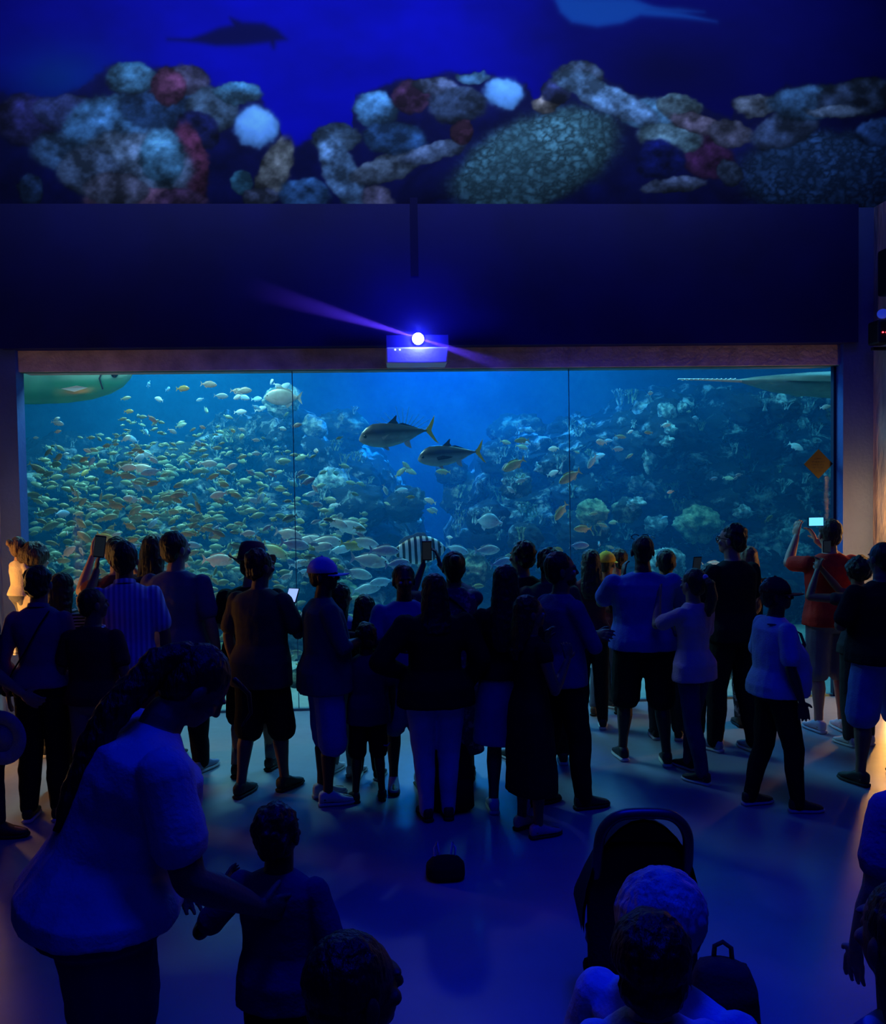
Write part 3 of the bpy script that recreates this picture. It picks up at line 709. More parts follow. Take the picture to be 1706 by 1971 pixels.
# dense school in the lower left of the window
def school_pt():
    while True:
        px, py = rs.uniform(62, 700), rs.uniform(790, 1330)
        top = 830 + 40*math.sin(px/60) if px < 560 else 900
        dens = 1.0 if (px < 430 and py > 860) else .55 if px < 560 else .35
        if py < top and rs.random() > .15: continue
        if py > 1130 and rs.random() > .35: continue
        if rs.random() < dens: return px, py
pts = [school_pt() + (rs.uniform(.5, 3.3),) for _ in range(1150)]
pts.sort(key=lambda p: p[2])
for i, (px, py, dY) in enumerate(pts[:285]):
    g = rs.random(); warm = py > 850 and px < 480
    k = rs.choice((0, 1, 2)) if g < (.72 if warm else .3) else 3 if g < .86 else 4 if g < .96 else 5
    nm = ['yellow green', 'yellow green', 'yellow green', 'pale silvery', 'bluish', 'bright yellow'][k]
    fish_at(SCH[k], px, py, dY, rs.uniform(20, 37)*(1.1-dY*.06)*(.62 if py < 880 else .85 if px > 430 else 1), heading(), rs.gauss(0, .4),
            'small %s fish in the dense school on the left of the tank' % nm, '%s fish of the dense left school' % nm, 'school_fish')
V_, F_ = [], []
b = MB()
base = [(np.array([v.co for v in me.vertices]), [tuple(p.vertices) for p in me.polygons]) for me in SCH[:3]]
pts = pts[:285] + [(x+rs.gauss(0, 6), y+rs.gauss(0, 6), d) for x, y, d in pts[285:]]
for (px, py, dY) in pts[285:]:
    bv, bf = base[rs.randrange(3)]; L = rs.uniform(16, 32)*(.65 if py < 880 else 1)*(DW+dY)/F_PX; c = at(px, py, DW+dY); c.z = max(c.z, .28)
    R3 = np.array(Matrix.Rotation(heading(), 3, 'Z') @ Matrix.Rotation(rs.gauss(0, .25), 3, 'Y'))
    o_n = len(V_); q = (bv*L) @ R3.T + np.array(c); V_ += q.tolist(); F_ += [tuple(i+o_n for i in f) for f in bf]
me = bpy.data.meshes.new('fish_school'); me.from_pydata(V_, [], F_); me.materials.append(m_green)
me.polygons.foreach_set('use_smooth', [True]*len(me.polygons))
o = bpy.data.objects.new('fish_school', me); col.objects.link(o)
tag(o, 'mass of small yellow green fish deeper behind the front of the left school', 'fish', kind='stuff')
# loose fish over the rest of the reef
for (x0, x1, y0, y1, n, lab) in ((240, 560, 730, 850, 26, 'upper left open water'), (930, 1240, 820, 1090, 30, 'middle right reef'), (1240, 1600, 730, 1180, 22, 'far right reef'), (600, 900, 890, 1060, 12, 'middle below the jack fish'), (410, 570, 1140, 1320, 16, 'low water between the couple and the fedora man')):
    for _ in range(n):
        k = rs.choice((3, 3, 4, 4, 0, 2))
        nm = ['yellow green', '', 'yellow green', 'pale silvery', 'bluish'][k]
        fish_at(SCH[k], rs.uniform(x0, x1), rs.uniform(y0, y1), rs.uniform(1.2, 3.2), rs.uniform(14, 32), heading(), rs.gauss(0, .3),
                'small %s fish in the %s' % (nm, lab), 'small %s fish of the %s' % (nm, lab), 'school_fish')
# single larger fish with parts
def big_fish(px, py, dY, lpx, hd, pitch, m, label, hgt=.36, wid=.15, name='reef_fish', mf=None, group=None):
    L = lpx*(DW+dY)/F_PX; mf = mf or m
    e = empty(name, at(px, py, DW+dY)); e.rotation_euler = (0, pitch, hd); e.scale = (L, L, L); tag(e, label, 'fish', group)
    b = MB(); fish_body(b, hgt, wid, PROF, None, 18); b.build('body', m, e)
    fin(MB(), [(-.38, .03), (-.46, .12), (-.52, .17), (-.475, .03), (-.46, 0), (-.475, -.03), (-.52, -.17), (-.46, -.12), (-.38, -.03)], .012).build('tail_fin', mf, e, auto=False)
    fin(MB(), [(.22, hgt*.45), (.17, hgt*.62), (.05, hgt*.64), (-.05, hgt*.56), (-.16, hgt*.53), (-.26, hgt*.36), (-.24, hgt*.2), (0, hgt*.42)], .010).build('dorsal_fin', mf, e, auto=False)
    fin(MB(), [(-.05, -hgt*.40), (-.12, -hgt*.64), (-.24, -hgt*.42), (-.24, -hgt*.16)], .010).build('anal_fin', mf, e, auto=False)
    for s in (-1, 1):
        MB().add([(.25, s*wid*.46, -.02), (.12, s*wid*.95, -.07), (.11, s*wid*.85, -.10), (.23, s*wid*.46, -.06), (.25, s*wid*.42, -.03)], [(0, 1, 2, 3), (0, 4, 3)]).build('pectoral_fin', mf, e, auto=False)
        MB().ell((.41, s*wid*.235, .035), (.018, .012, .018), nu=10, nv=6).build('eye', m_eye, e)
    return e
def P_(px, py): return px, py
BF = [(672,1014,74,.28,'pale','large pale fish heading down right, topmost of the loose shoal in the centre'),(648,1007,52,.35,'pale','pale fish just left of the large down-swimming fish'),
 (628,1043,66,.05,'pale','pale fish pointing right above the blue cap, left of the blue one'),(600,1040,60,.15,'pale','broad pale fish at the upper left of the cap man'),
 (618,1053,52,-.1,'pale','slim pale fish swimming right, directly under the broad one'),(655,1058,46,-.1,'blue','bright light blue fish above the blue cap visor'),
 (678,1050,50,.25,'yellow','yellow fish between the light blue fish and the pale pair'),(704,1045,62,.35,'pale','pale fish nose down right of the yellow fish'),
 (740,1060,62,.08,'pale','pale fish heading right just left of the striped fish'),(712,1079,80,.15,'pale','largest pale fish right above the cap visor, heading right'),
 (690,1104,60,.3,'pale','pale yellowish fish swimming down right beside the long haired woman'),(735,1120,50,math.pi+.1,'blue','turquoise fish facing left above the man in the blue shirt'),
 (705,1134,60,-.12,'blue','turquoise fish facing right above the children'),(575,1085,42,-.2,'blue','small turquoise fish right of the man in the fedora'),
 (586,1100,26,.1,'blue','tiny turquoise fish close to the blue cap'),(765,1085,52,-.1,'pale','pale fish partly behind the head of the man in the blue shirt'),
 (880,1058,50,.3,'blue','bluish fish above the bun of the dress woman'),(938,1059,56,0,'pale','pale fish heading right in the open middle, highest of two'),
 (966,1083,52,-.15,'blue','dim pale blue fish right below the open middle fish'),(920,1128,26,0,'green','small green fish low between the bun woman and the long haired woman'),
 (556,1028,60,.2,'pale','pale fish right of the fedora at hat height'),(568,1048,60,.2,'pale','pale fish right of the fedora brim'),
 (530,1060,60,.5,'green','green fish behind the fedora brim'),(420,1078,66,.05,'pale','pale fish pointing left of the fedora man shoulder'),
 (468,1075,60,.12,'green','long greenish fish touching the fedora brim'),
 (470,752,34,0,'pale','small pale fish left of the large one at the top left reef'),(352,748,30,0,'yellow','yellowish fish high in the left water, left of the pale trio'),
 (402,740,34,.1,'pale','pale fish highest of the trio in the upper left water'),(458,753,30,.1,'pale','pale fish lowest of the trio in the upper left water'),
 (248,792,22,0,'yellow','tiny yellowish fish alone in the dark upper left'),(278,874,38,math.pi-.1,'blue','bright blue white fish above the left school'),
 (275,902,50,.3,'pale','large white fish at the top of the left school'),(246,900,40,0,'pale','pale fish beside the large white one over the left school'),
 (990,895,50,math.pi+.5,'green','slim green fish pointing down left in the middle'),(1097,918,52,math.pi+.5,'green','slim green fish pointing down left, right of the middle'),
 (1080,985,44,math.pi+.9,'green','green fish nearly upright above the bearded man'),(1122,1018,40,math.pi,'green','thin green fish above the dark haired woman'),
 (1115,1050,42,0,'blue','faint bluish fish left above the yellow cap'),(1075,1057,22,.4,'yellow','small yellow fish above the bearded man head'),
 (1372,1088,46,0,'pale','greenish white fish behind the raised phone'),(542,942,26,math.pi,'green','green fish nearest to the left glass seam'),
 (600,950,26,math.pi+.4,'blue','small bright blue fish right of the left glass seam'),(742,943,24,1.2,'blue','small white blue fish in the middle below the jack fish'),
 (790,957,20,0,'green','tiny green fish in the dark middle below the jack fish'),(1140,888,34,math.pi+1.0,'blue','bright bluish fish curled on the right reef')]
mm = {'pale': two_tone('bright pale fish skin', (.50, .60, .56), (.78, .86, .84), -.1, .1), 'blue': two_tone('bright bluish fish skin', (.28, .56, .66), (.55, .8, .88), -.1, .1),
      'green': two_tone('bright green fish skin', (.30, .38, .16), (.5, .6, .4), -.1, .1), 'yellow': two_tone('bright yellow fish skin', (.5, .46, .12), (.7, .66, .35), -.1, .1)}
for i, (px, py, l_, a, m, lab) in enumerate(BF):
    flip = 2.2 < a < 5
    hd = math.pi+rs.uniform(-.3, .3) if flip else rs.uniform(-.35, .35)
    pit = (a-math.pi)*(1) if flip else a
    big_fish(px, py, rs.uniform(.5, 1.3), l_*.95, hd, pit, mm[m], lab)
big_fish(938, 1003, 1.5, 48, -.35, .0, m_blue, 'round deep bodied blue fish facing the glass in the middle right', .62, .22)
st = two_tone('banded fish skin', (.75, .8, .75), (.85, .9, .85), -.1, .1, stripes=3.2)
big_fish(800, 1060, .9, 118, .1, -.05, st, 'black and white striped fish beside the raised phone', .46, .15, mf=m_pale)
# two jacks
m_jack = two_tone('jack fish skin', (.045, .038, .042), (.32, .36, .35), -.04, .035, .6, .3, mot=.45)
m_tail = mat('yellow tail fin', (.72, .50, .03), .5); m_fd = mat('dark fin', (.03, .03, .05), .5); m_fp = mat('pale fin', (.6, .6, .6), .5)
def jack(px, py, dY, lpx, hd, pitch, label, pec):
    L = lpx*(DW+dY)/F_PX; e = empty('jack_fish', at(px, py, DW+dY)); e.rotation_euler = (0, pitch, hd); e.scale = (L, L, L); tag(e, label, 'fish')
    b = MB(); fish_body(b, .335, .16, JACK, None, 24); b.build('body', m_jack, e)
    t = fin(MB(), [(-.42, .045), (-.455, .08), (-.50, .15), (-.545, .215), (-.53, .13), (-.50, .05), (-.485, .018), (-.505, -.04), (-.55, -.13), (-.575, -.17), (-.52, -.13), (-.465, -.06), (-.42, -.005)], .014).build('tail_fin', m_tail, e, auto=False); t['label'] = 'yellow forked tail fin'
    fin(MB(), [(.10, .155), (.04, .20), (-.02, .255), (-.035, .25), (-.02, .19), (-.05, .14)], .012).build('dorsal_fin', m_fd, e, auto=False)
    fin(MB(), [(-.04, .135), (-.10, .150), (-.2, .11), (-.36, .04), (-.36, .02)], .010).build('rear_dorsal_fin', m_fd, e, auto=False)
    fin(MB(), [(-.10, -.12), (-.13, -.17), (-.20, -.205), (-.19, -.16), (-.18, -.10), (-.36, .0), (-.36, .01)], .012).build('anal_fin', m_fp, e, auto=False)
    fin(MB(), [(.20, -.155), (.14, -.20), (.10, -.21), (.12, -.15)], .012).build('pelvic_fin', m_fp, e, auto=False)
    for s in (-1, 1):
        MB().add([(.20, s*.078, -.02), (.10, s*.10, .0), (-.06, s*.105, -.035), (.02, s*.10, -.055), (.18, s*.085, -.07), (.20, s*.07, -.03)], [(0, 1, 2, 3, 4), (0, 5, 4)]).build('pectoral_fin', m_fd if pec else m_jack, e, auto=False)
        MB().ell((.415, s*.050, .0), (.022, .016, .022), nu=12, nv=8).build('eye', m_eye, e)
jack(762, 836, 1.0, 142, math.pi+.08, .07, 'large dark grey jack fish with a yellow tail, left one of the pair', False)
jack(865, 876, 1.1, 122, math.pi-.05, .06, 'silvery jack fish with a yellow tail, behind and below its partner', True)
# large tarpon passing the top left corner
m_tarp = two_tone('tarpon skin', (.26, .34, .32), (.04, .36, .22), -.02, .06, .9, .25)
def tarpon():
    dY = .8; L = 470*(DW+dY)/F_PX; e = empty('tarpon', at(10, 733, DW+dY)); e.scale = (L, L, L); tag(e, 'huge greenish silver fish crossing the top left corner of the tank', 'fish')
    b = MB(); PR = [(.50, .04, .12), (.49, .20, .11), (.46, .44, .06), (.41, .66, .03), (.34, .84, .01), (.24, .96, 0), (.1, 1, 0), (-.1, .9, 0), (-.25, .6, 0), (-.38, .25, 0), (-.42, .2, 0)]
    fish_body(b, .19, .12, PR, None, 24); b.build('body', m_tarp, e)
    fin(MB(), [(-.40, .02), (-.54, .14), (-.48, 0), (-.54, -.14), (-.40, -.02)], .008).build('tail_fin', m_fd, e, auto=False)
    for s in (-1, 1):
        MB().ell((.44, s*.036, .018), (.014, .008, .014), nu=12, nv=8).build('eye', m_eye, e)
        MB().add([(.34, s*.050, -.035), (.30, s*.062, -.028), (.24, s*.064, -.04), (.29, s*.06, -.052)], [(0, 1, 2, 3)]).build('pectoral_fin', mat('pale fin', (.6, .6, .6), .5), e, auto=False)
        MB().tube([(.40, s*.045, .04), (.385, s*.050, .0), (.395, s*.045, -.04)], .003).build('gill_cover', m_fd, e)
    fin(MB(), [(.0, .095), (-.08, .16), (-.10, .10)], .006).build('dorsal_fin', m_fd, e, auto=False)
tarpon()
# sawfish passing the top right corner
def sawfish():
    dY = 1.0; S = (DW+dY)/F_PX; c = at(1492, 738, DW+dY); e = empty('sawfish', c); tag(e, 'long snouted sawfish gliding through the top right corner', 'fish')
    m = two_tone('ray skin', (.10, .17, .16), (.30, .42, .38), -.03, .06, .3, .5)
    b = MB(); rings = []
    for (x, hw, hh, z) in ((-70, 8, 3, 6), (-40, 26, 9, 4), (0, 50, 16, 0), (60, 66, 22, -2), (120, 62, 26, -4), (200, 40, 24, -4), (300, 22, 18, 0), (420, 6, 6, 4)):
        rings.append([((x)*S, hw*S*math.cos(2*math.pi*i/20), (z+hh*math.sin(2*math.pi*i/20))*S) for i in range(20)])
    b.loft(rings); b.build('body', m, e)
    MB().loft([[(x*S, w_*S*math.cos(2*math.pi*i/12), (z+h*math.sin(2*math.pi*i/12))*S) for i in range(12)] for x, w_, h, z in ((-192, 3, 1.4, 10), (-150, 5, 2, 9), (-60, 9, 3.2, 5))]).build('snout', mat('pale snout', (.5, .62, .6), .5), e)
    for s in (-1, 1):
        MB().add([(0, s*50*S, 0), (110*S, s*150*S, -14*S), (150*S, s*120*S, -12*S), (160*S, s*40*S, -6*S)], [(0, 1, 2, 3)]).build('pectoral_fin', m, e, auto=False)
        for k in range(12):
            MB().tube([((-180+k*9)*S, s*4*S, 9*S), ((-181+k*9)*S, s*12*S, 9*S)], [1.6*S, .7*S], n=5).build('tooth', mat('pale tooth', (.7, .75, .7), .5), e)
sawfish()
big_fish(545, 765, 1.2, 74, math.pi-.2, -.05, m_pale, 'big pale parrot like fish over the peak of the left reef', .42, .18)
# ================================================================ PEOPLE
skin_a = mat('tan skin', (.36, .20, .13), .55, .15, 120, .08, 10)
skin_b = mat('brown skin', (.20, .10, .06), .55, .15, 120, .08, 10)
skin_c = mat('dark skin', (.07, .035, .025), .5, .15, 120, .08, 10)
hair_k = mat('black hair', (.010, .008, .008), .5, .9, 50, .3, 20, spec=.35, stretch=(1, 1, .15))
hair_b = mat('brown hair', (.05, .026, .014), .5, .9, 50, .3, 20, spec=.35, stretch=(1, 1, .15))
hair_l = mat('light brown hair', (.16, .09, .045), .5, .9, 50, .3, 20, spec=.35, stretch=(1, 1, .15))
hair_g = mat('grey hair', (.30, .30, .32), .6, .9, 50, .3, 20, spec=.3, stretch=(1, 1, .15))
white_sole = mat('white sole rubber', (.5, .5, .5), .7)
eye_m = mat('eye white', (.5, .5, .5), .3)
metal_m = mat('dull metal', (.4, .4, .42), .3, metal=1)
F = lambda n, *c: fabric(n, c)
def lerp(a, b, t): return Vector(a)*(1-t)+Vector(b)*t
ARMS = {  # elbow, wrist, hand direction, curl   (right side, x > 0, facing +Y, for a 1.75 m body)
 'down': ((.255, -.03, 1.14), (.265, .05, .90), (0, .15, -1), .35),
 'pocket': ((.29, -.09, 1.16), (.20, .03, .96), (-.3, .2, -1), .3),
 'fwd': ((.26, .06, 1.17), (.10, .27, 1.18), (-.4, 1, .1), .7),
 'phone': ((.25, .20, 1.30), (.07, .32, 1.50), (-.15, .3, 1), .7),
 'high': ((.22, .20, 1.52), (.06, .26, 1.76), (-.15, .15, 1), .7),
 'hip': ((.38, -.10, 1.17), (.19, .06, 1.06), (-1, .3, -.2), .5),
 'cross': ((.25, .10, 1.15), (-.06, .25, 1.20), (-1, .1, .1), .6),
 'chin': ((.22, .20, 1.12), (.05, .19, 1.42), (-.3, -.1, 1), 1.1),
}
def hand(b, W, d, curl, side, sc_, n=None):
    d = Vector(d).normalized()
    n = Vector(n) if n else Vector((-side, .25, 0))
    n = (n - d*n.dot(d))
    if n.length < .1: n = Vector((0, 1, 0)) - d*d.y
    n.normalize(); s = d.cross(n)
    if s.y < 0 and abs(d.z) > .5: s = -s
    k = sc_; W = Vector(W)
    M = Matrix((s, n, d)).transposed()
    b.ell(W+d*.045*k, (.038*k, .016*k, .052*k), rot=M, nu=12, nv=8)
    for i, (off, L) in enumerate(((-.033, .062), (-.011, .074), (.012, .080), (.034, .070))):
        p = W + d*.080*k + s*off*k; p1 = p
        pts = [p - d*.02*k]
        fan = s*off*2.2
        for j, (l, a) in enumerate(((.45, .35), (.32, .9), (.23, 1.35))):
            dd = (d*math.cos(curl*a) + n*math.sin(curl*a) + fan).normalized(); p1 = p1 + dd*L*l*k; pts.append(p1)
        b.tube(pts, [.0095*k, .0092*k, .0085*k, .0075*k], n=7)
    p = W + d*.022*k + s*.028*k
    b.tube([p, p+(d*.5+s*.75+n*.3).normalized()*.034*k, p+(d*.75+s*.8+n*.5).normalized()*.062*k], [.013*k, .011*k, .009*k], n=7)

def person(label, hx, hy, s, rot=0, h=None, bw=1.0, belly=0, top=None, bottom=None, hair=('short', 'k'), arms=('down', 'down'),
           yaw=0, pitch=0, lean=0, stance=.1, step=0, skin='b', shoes=('dark', 'white'), hat=None, group=None, female=False, low=True, eyes=False, kneebend=0, glasses=None, name='person', sit=False):
    d = F_PX/s; P = dep(hx, hy, d); hgt = h or P.z
    assert len(label.split()) <= 16, label
    hs = 1.08 + max(0, 1.62-hgt)*.5
    if hair[0] in ('short', 'long', 'bun', 'pony', 'curly', 'bob'): ht = .228*hs
    elif hair[0] == 'afro': ht = .26*hs
    else: ht = .215*hs
    if hat: ht += .015
    dz = 0
    k = hgt/(1.53+ht - (.47 if sit else 0))
    rz = -math.radians(rot)
    vox = (.0072 if s < 400 else .0058)
    skm = {'a': skin_a, 'b': skin_b, 'c': skin_c}[skin]
    piv = Vector((0, -.01, 1.0)); la = math.radians(lean)
    def bend(p):
        if not lean: return p
        t = min(1, max(0, (p.z-.90)/.28)); t = t*t*(3-2*t)
        q = p-piv; a = la*t; c, sn = math.cos(a), math.sin(a)
        return Vector((p.x, piv.y + q.y*c + q.z*sn, piv.z - q.y*sn + q.z*c))
    HP = Vector((0, -.005, 1.53))
    HM = Matrix.Rotation(-math.radians(yaw), 3, 'Z') @ Matrix.Rotation(-math.radians(pitch), 3, 'X')
    if lean: k = 1.0; k = P.z/(bend(HP + HM @ (Vector((0, -.02*math.copysign(1, pitch or 1), .225))*hs))).z
    def T(p): return bend(Vector(p))*k
    def Hd(p): return bend(HP + HM @ ((Vector(p)-HP)*hs))*k
    fw = .93 if female else 1.0
    # ---- body
    b = MB(); a = bw*fw
    ww = a*(.86 if female else 1.0)
    b.body([(.84, .12*a, .085, -.01), (.88, .165*a, .115, -.012), (.95, .178*a/fw, .125*a, -.018), (1.02, .168*a, .115*a, -.01), (1.10, .148*ww, .100*a+belly*.8, .0+belly*.5), (1.20, .150*ww, .104*a+belly*.6, .0+belly*.4),
            (1.31, .172*a, .112*a, -.004), (1.39, .180*a, .102*a, -.01), (1.445, .150*a, .082, -.014), (1.485, .085, .062, -.012), (1.51, .05, .05, -.008)], T)
    b.tube([(0, -.012, 1.45), (0, -.004, 1.53)], [.060*a**.5, .056*a**.5], T); b.tube([(0, -.004, 1.50), (0, .006, 1.585)], [.056, .054], Hd)
    b.ell((0, -.008, 1.665), (.075, .094, .088), Hd); b.ell((0, .028, 1.615), (.058, .068, .072), Hd); b.ell((0, .060, 1.572), (.030, .030, .024), Hd)
    b.tube([(0, .088, 1.660), (0, .104, 1.628)], [.009, .013], Hd, n=8); b.ell((0, .084, 1.668), (.046, .014, .010), Hd)
    b.ell((0, .084, 1.594), (.022, .012, .006), Hd); b.ell((0, .082, 1.582), (.018, .012, .007), Hd)
    for q in (-1, 1):
        b.ell((q*.078, -.002, 1.632), (.010, .018, .030), Hd); b.ell((q*.036, .070, 1.622), (.022, .018, .018), Hd)
    AJ = []
    for i, q in ((0, -1), (1, 1)):
        sp = arms[i]; sp = ARMS[sp] if isinstance(sp, str) else sp
        e, w_, hdn, cu = sp[:4]
        SH = T((q*.178*a, -.012, 1.412)); aw = a**.6
        if isinstance(arms[i], str):
            xo = (a-1)*.17
            E, Wr = Vector((q*(e[0]+xo), e[1], e[2])), Vector((q*(w_[0]+(xo if arms[i] in ('down', 'pocket', 'hip') else 0)), w_[1], w_[2])); Hn = Vector((q*hdn[0], hdn[1], hdn[2]))
            E, Wr = E*k, Wr*k
        else: E, Wr, Hn = Vector(e)*k, Vector(w_)*k, Vector(hdn)
        AJ.append((SH, E, Wr, Hn))
        b.tube([SH, lerp(SH, E, .4), E], [.054*aw*k, .048*aw*k, .038*aw*k]); b.tube([E, lerp(E, Wr, .35), lerp(E, Wr, .8), Wr], [.038*aw*k, .040*aw*k, .029*aw*k, .025*k])
        hand(b, Wr, Hn, cu, q, k*(1.0 if hgt > 1.4 else .85+.1*hs))
    LJ = []
    for q in (-1, 1):
        ft = Vector((q*(stance+.005), -.02 + q*step, .085)); kn = Vector((q*(.09*a+stance)/2*1.0, .02 + q*step*.5+kneebend, .48)); hp = Vector((q*.088*a, -.01, .90))
        if sit: kn = hp + Vector((q*.06, .43, .02)); ft = kn + Vector((q*.01, .04, -.42))
        ft, kn, hp = ft*k, kn*k, hp*k; LJ.append((hp, kn, ft)); la_ = a**.8
        b.tube([hp, lerp(hp, kn, .45), kn], [.088*la_*k, .076*la_*k, .054*k*la_**.5]); cf = lerp(kn, ft, .3)+Vector((0, -.018, 0))*k
        b.tube([kn, cf, lerp(kn, ft, .75)+Vector((0, -.006, 0))*k, ft], [.052*k*la_**.5, .056*k*la_**.5, .038*k, .036*k])
        if low: b.tube([ft+Vector((0, -.03, -.03))*k, ft+Vector((q*.01, .08, -.045))*k, ft+Vector((q*.02, .16, -.055))*k], [.036*k, .036*k, .026*k], n=10)
    root = b.build(name, skm, None, voxel=vox*max(.75, k), smooth=1)
    root.location = (P.x, P.y, dz); root.rotation_euler = (0, 0, rz)
    if True:      # bring the head, not the pelvis, under the photographed spot
        hc = Hd((0, 0, 1.66)); off = Matrix.Rotation(rz, 3, 'Z') @ Vector((hc.x, hc.y, 0)); root.location = (P.x-off.x, P.y-off.y, -.47*k if sit else 0)
    tag(root, label, 'person', group)
    def part(bb, nm, m, vx=.010, sm=3, disp=('fold_noise', .12, .016), lab=None):
        o = bb.build(nm, m, root, voxel=vx*max(.7, k)*(1 if s < 400 else .75), smooth=sm, disp=disp)
        if lab: o['label'] = lab
        return o
    # ---- bottom wear
    if bottom:
        kind, m, z = bottom[:3]; b = MB(); pa = a/fw
        if kind in ('pants', 'shorts', 'jeans'):
            b.body([(.84, .13*pa, .10, -.01), (.90, .188*pa, .138*a, -.015), (.96, .190*pa, .138*a, -.02), (1.0, .172*pa, .118*a, -.014)], T)
            for (hp, kn, ft) in LJ:
                lw = 1.0 if kind != 'jeans' else .84
                if z > .35:
                    e = hp + (kn-hp)*((.90-z)/(.90-.48)); lo = .094*lw*pa**.7 if kind == 'shorts' else .075
                    b.tube([hp, lerp(hp, e, .5), e], [.103*k*pa**.8, .098*k*lw*pa**.8, lo*k*1.04], n=14)
                else:
                    e = kn+(ft-kn)*((.48-z)/(.395)); kb = lerp(kn, e, .35)+Vector((0, -.012, 0))*k
                    b.tube([hp, lerp(hp, kn, .5), kn, kb, e], [.100*k*pa**.8, .092*k*lw**.5*pa**.8, .080*k*lw**.4*pa**.5, .078*k*lw**.4, .062*k*lw], n=14)
        else:
            w0 = .235*pa if kind == 'skirt' else .26*pa
            b.body([(z, w0, .20*a, -.01), (z+.12, w0*.98, .19*a, -.01), (.80, .215*pa, .165*a, -.015), (.95, .190*pa, .140*a, -.015), (1.04, .165*pa, .12*a, -.01)], T)
        part(b, {'jeans': 'trousers', 'pants': 'trousers'}.get(kind, kind), m)
    if top:
        kind, m, z, slv = top[:4]; b = MB()
        loose = .016 if kind != 'jacket' else .03
        mid = ww+.06 if not female else ww
        if kind == 'dress':
            b.body([(z, .24*a, .19*a, 0), (z+.15, .235*a, .185*a, 0), (.80, .215*a, .165*a, -.01), (.95, .192*a/fw, .145*a, -.015)] +
                   [(1.10, .150*ww+loose, .102*a+loose+belly, belly*.5), (1.22, .156*ww+loose, .108*a+loose+belly*.7, belly*.4), (1.33, .176*a+loose, .116*a+loose, -.004), (1.40, .186*a+loose*.6, .106*a+loose*.7, -.01), (1.452, .150*a, .080+loose*.5, -.014), (1.50, .075, .064, -.01)], T)
        else:
            hw = .194*a/fw
            secs = [(z, hw+loose+.008, .146*a+loose+belly*.5, -.017+belly*.3)]
            if z < .98: secs.append((.98, hw+loose, .144*a+loose+belly*.7, -.016+belly*.4))
            secs += [(1.10, .156*mid+loose, .108*a+loose+belly, belly*.6), (1.21, .160*mid+loose, .112*a+loose+belly*.7, belly*.4), (1.32, .178*a+loose, .118*a+loose, -.004), (1.40, .188*a+loose*.6, .108*a+loose*.6, -.01), (1.452, .152*a+loose*.4, .082+loose*.5, -.014), (1.495, .082, .066, -.012)]
            b.body(secs, T)
        for (SH, E, Wr, Hn) in AJ:
            aw = a**.6; ex = .007 if kind != 'jacket' else .026
            if slv <= 0: pass
            elif slv <= 1:
                e = lerp(SH, E, slv*.80); b.tube([SH, lerp(SH, e, .5), e], [(.060*aw+ex)*k, (.060*aw+ex)*k, (.062*aw+ex)*k], n=14)
            else:
                e = lerp(E, Wr, min(.97, slv-1)); b.tube([SH, lerp(SH, E, .5), E], [(.060*aw+ex)*k, (.054*aw+ex)*k, (.044*aw+ex)*k], n=14); b.tube([E, lerp(E, e, .5), e], [(.044*aw+ex)*k, (.040*aw+ex)*k, (.030*aw+ex*.8)*k], n=14)
        part(b, {'tee': 'shirt', 'shirt': 'shirt', 'jacket': 'jacket', 'dress': 'dress'}[kind], m)
        if kind == 'shirt':   # a collar band
            b = MB(); ri = []
            for zz, rr in ((1.485, .078), (1.515, .070), (1.515, .060), (1.485, .066)):
                ri.append([Vector((rr*math.cos(2*math.pi*i/24), -.008+rr*.95*math.sin(2*math.pi*i/24), zz - .02*math.sin(2*math.pi*i/24))) for i in range(24)])
            b.loft(ri+[ri[0]], T, closed=False); b.build('collar', m, root)
    # ---- shoes
    if low:
        up = {'dark': mat('dark shoe', (.02, .02, .022), .6), 'white': mat('white shoe', (.55, .55, .6), .6, .3, 50), 'brown': mat('brown boot', (.09, .05, .03), .6, .3, 40), 'blue': mat('blue grey shoe', (.2, .25, .4), .6, .3, 50), 'pink': mat('pink sandal', (.5, .3, .4), .6)}[shoes[0]]
        so = {'white': white_sole, 'dark': mat('black rubber sole', (.015, .015, .015), .7)}[shoes[1]]
        for q, (hp, kn, ft) in zip((-1, 1), LJ):
            dy = Vector((q*.12, 1, 0)).normalized(); sx = Vector((dy.y, -dy.x, 0))
            def ring(yy, w_, z0, z1, fx=1, n=14):
                r = []
                for i in range(n):
                    t = 2*math.pi*i/n; c, s_ = math.cos(t), math.sin(t)
                    p = sx*(w_*math.copysign(abs(c)**.7, c)) + dy*(yy*.88) + Vector((0, 0, (z0+z1)/2 + (z1-z0)/2*math.copysign(abs(s_)**.7, s_)))
                    r.append((Vector((ft.x, ft.y, ft.z-.085*k)) + p*k))
                return r
            MB().loft([ring(-.075, .022, .03, .075), ring(-.065, .034, .022, .10), ring(-.02, .040, .022, .115), ring(.04, .042, .022, .105), ring(.10, .046, .022, .075), ring(.16, .045, .022, .058), ring(.205, .030, .024, .046), ring(.218, .012, .026, .038)]).build('shoe', up, root)
            MB().loft([ring(-.082, .024, 0, .026), ring(-.07, .038, 0, .028), ring(.0, .040, 0, .028), ring(.09, .049, 0, .026), ring(.17, .047, 0, .028), ring(.215, .032, .004, .03), ring(.228, .012, .008, .028)]).build('sole', so, root)
    # ---- hair
    hk, hm_ = hair[0], {'k': hair_k, 'b': hair_b, 'l': hair_l, 'g': hair_g}[hair[1] if len(hair) > 1 else 'k']
    hd = ('hair_noise', .03, .012)
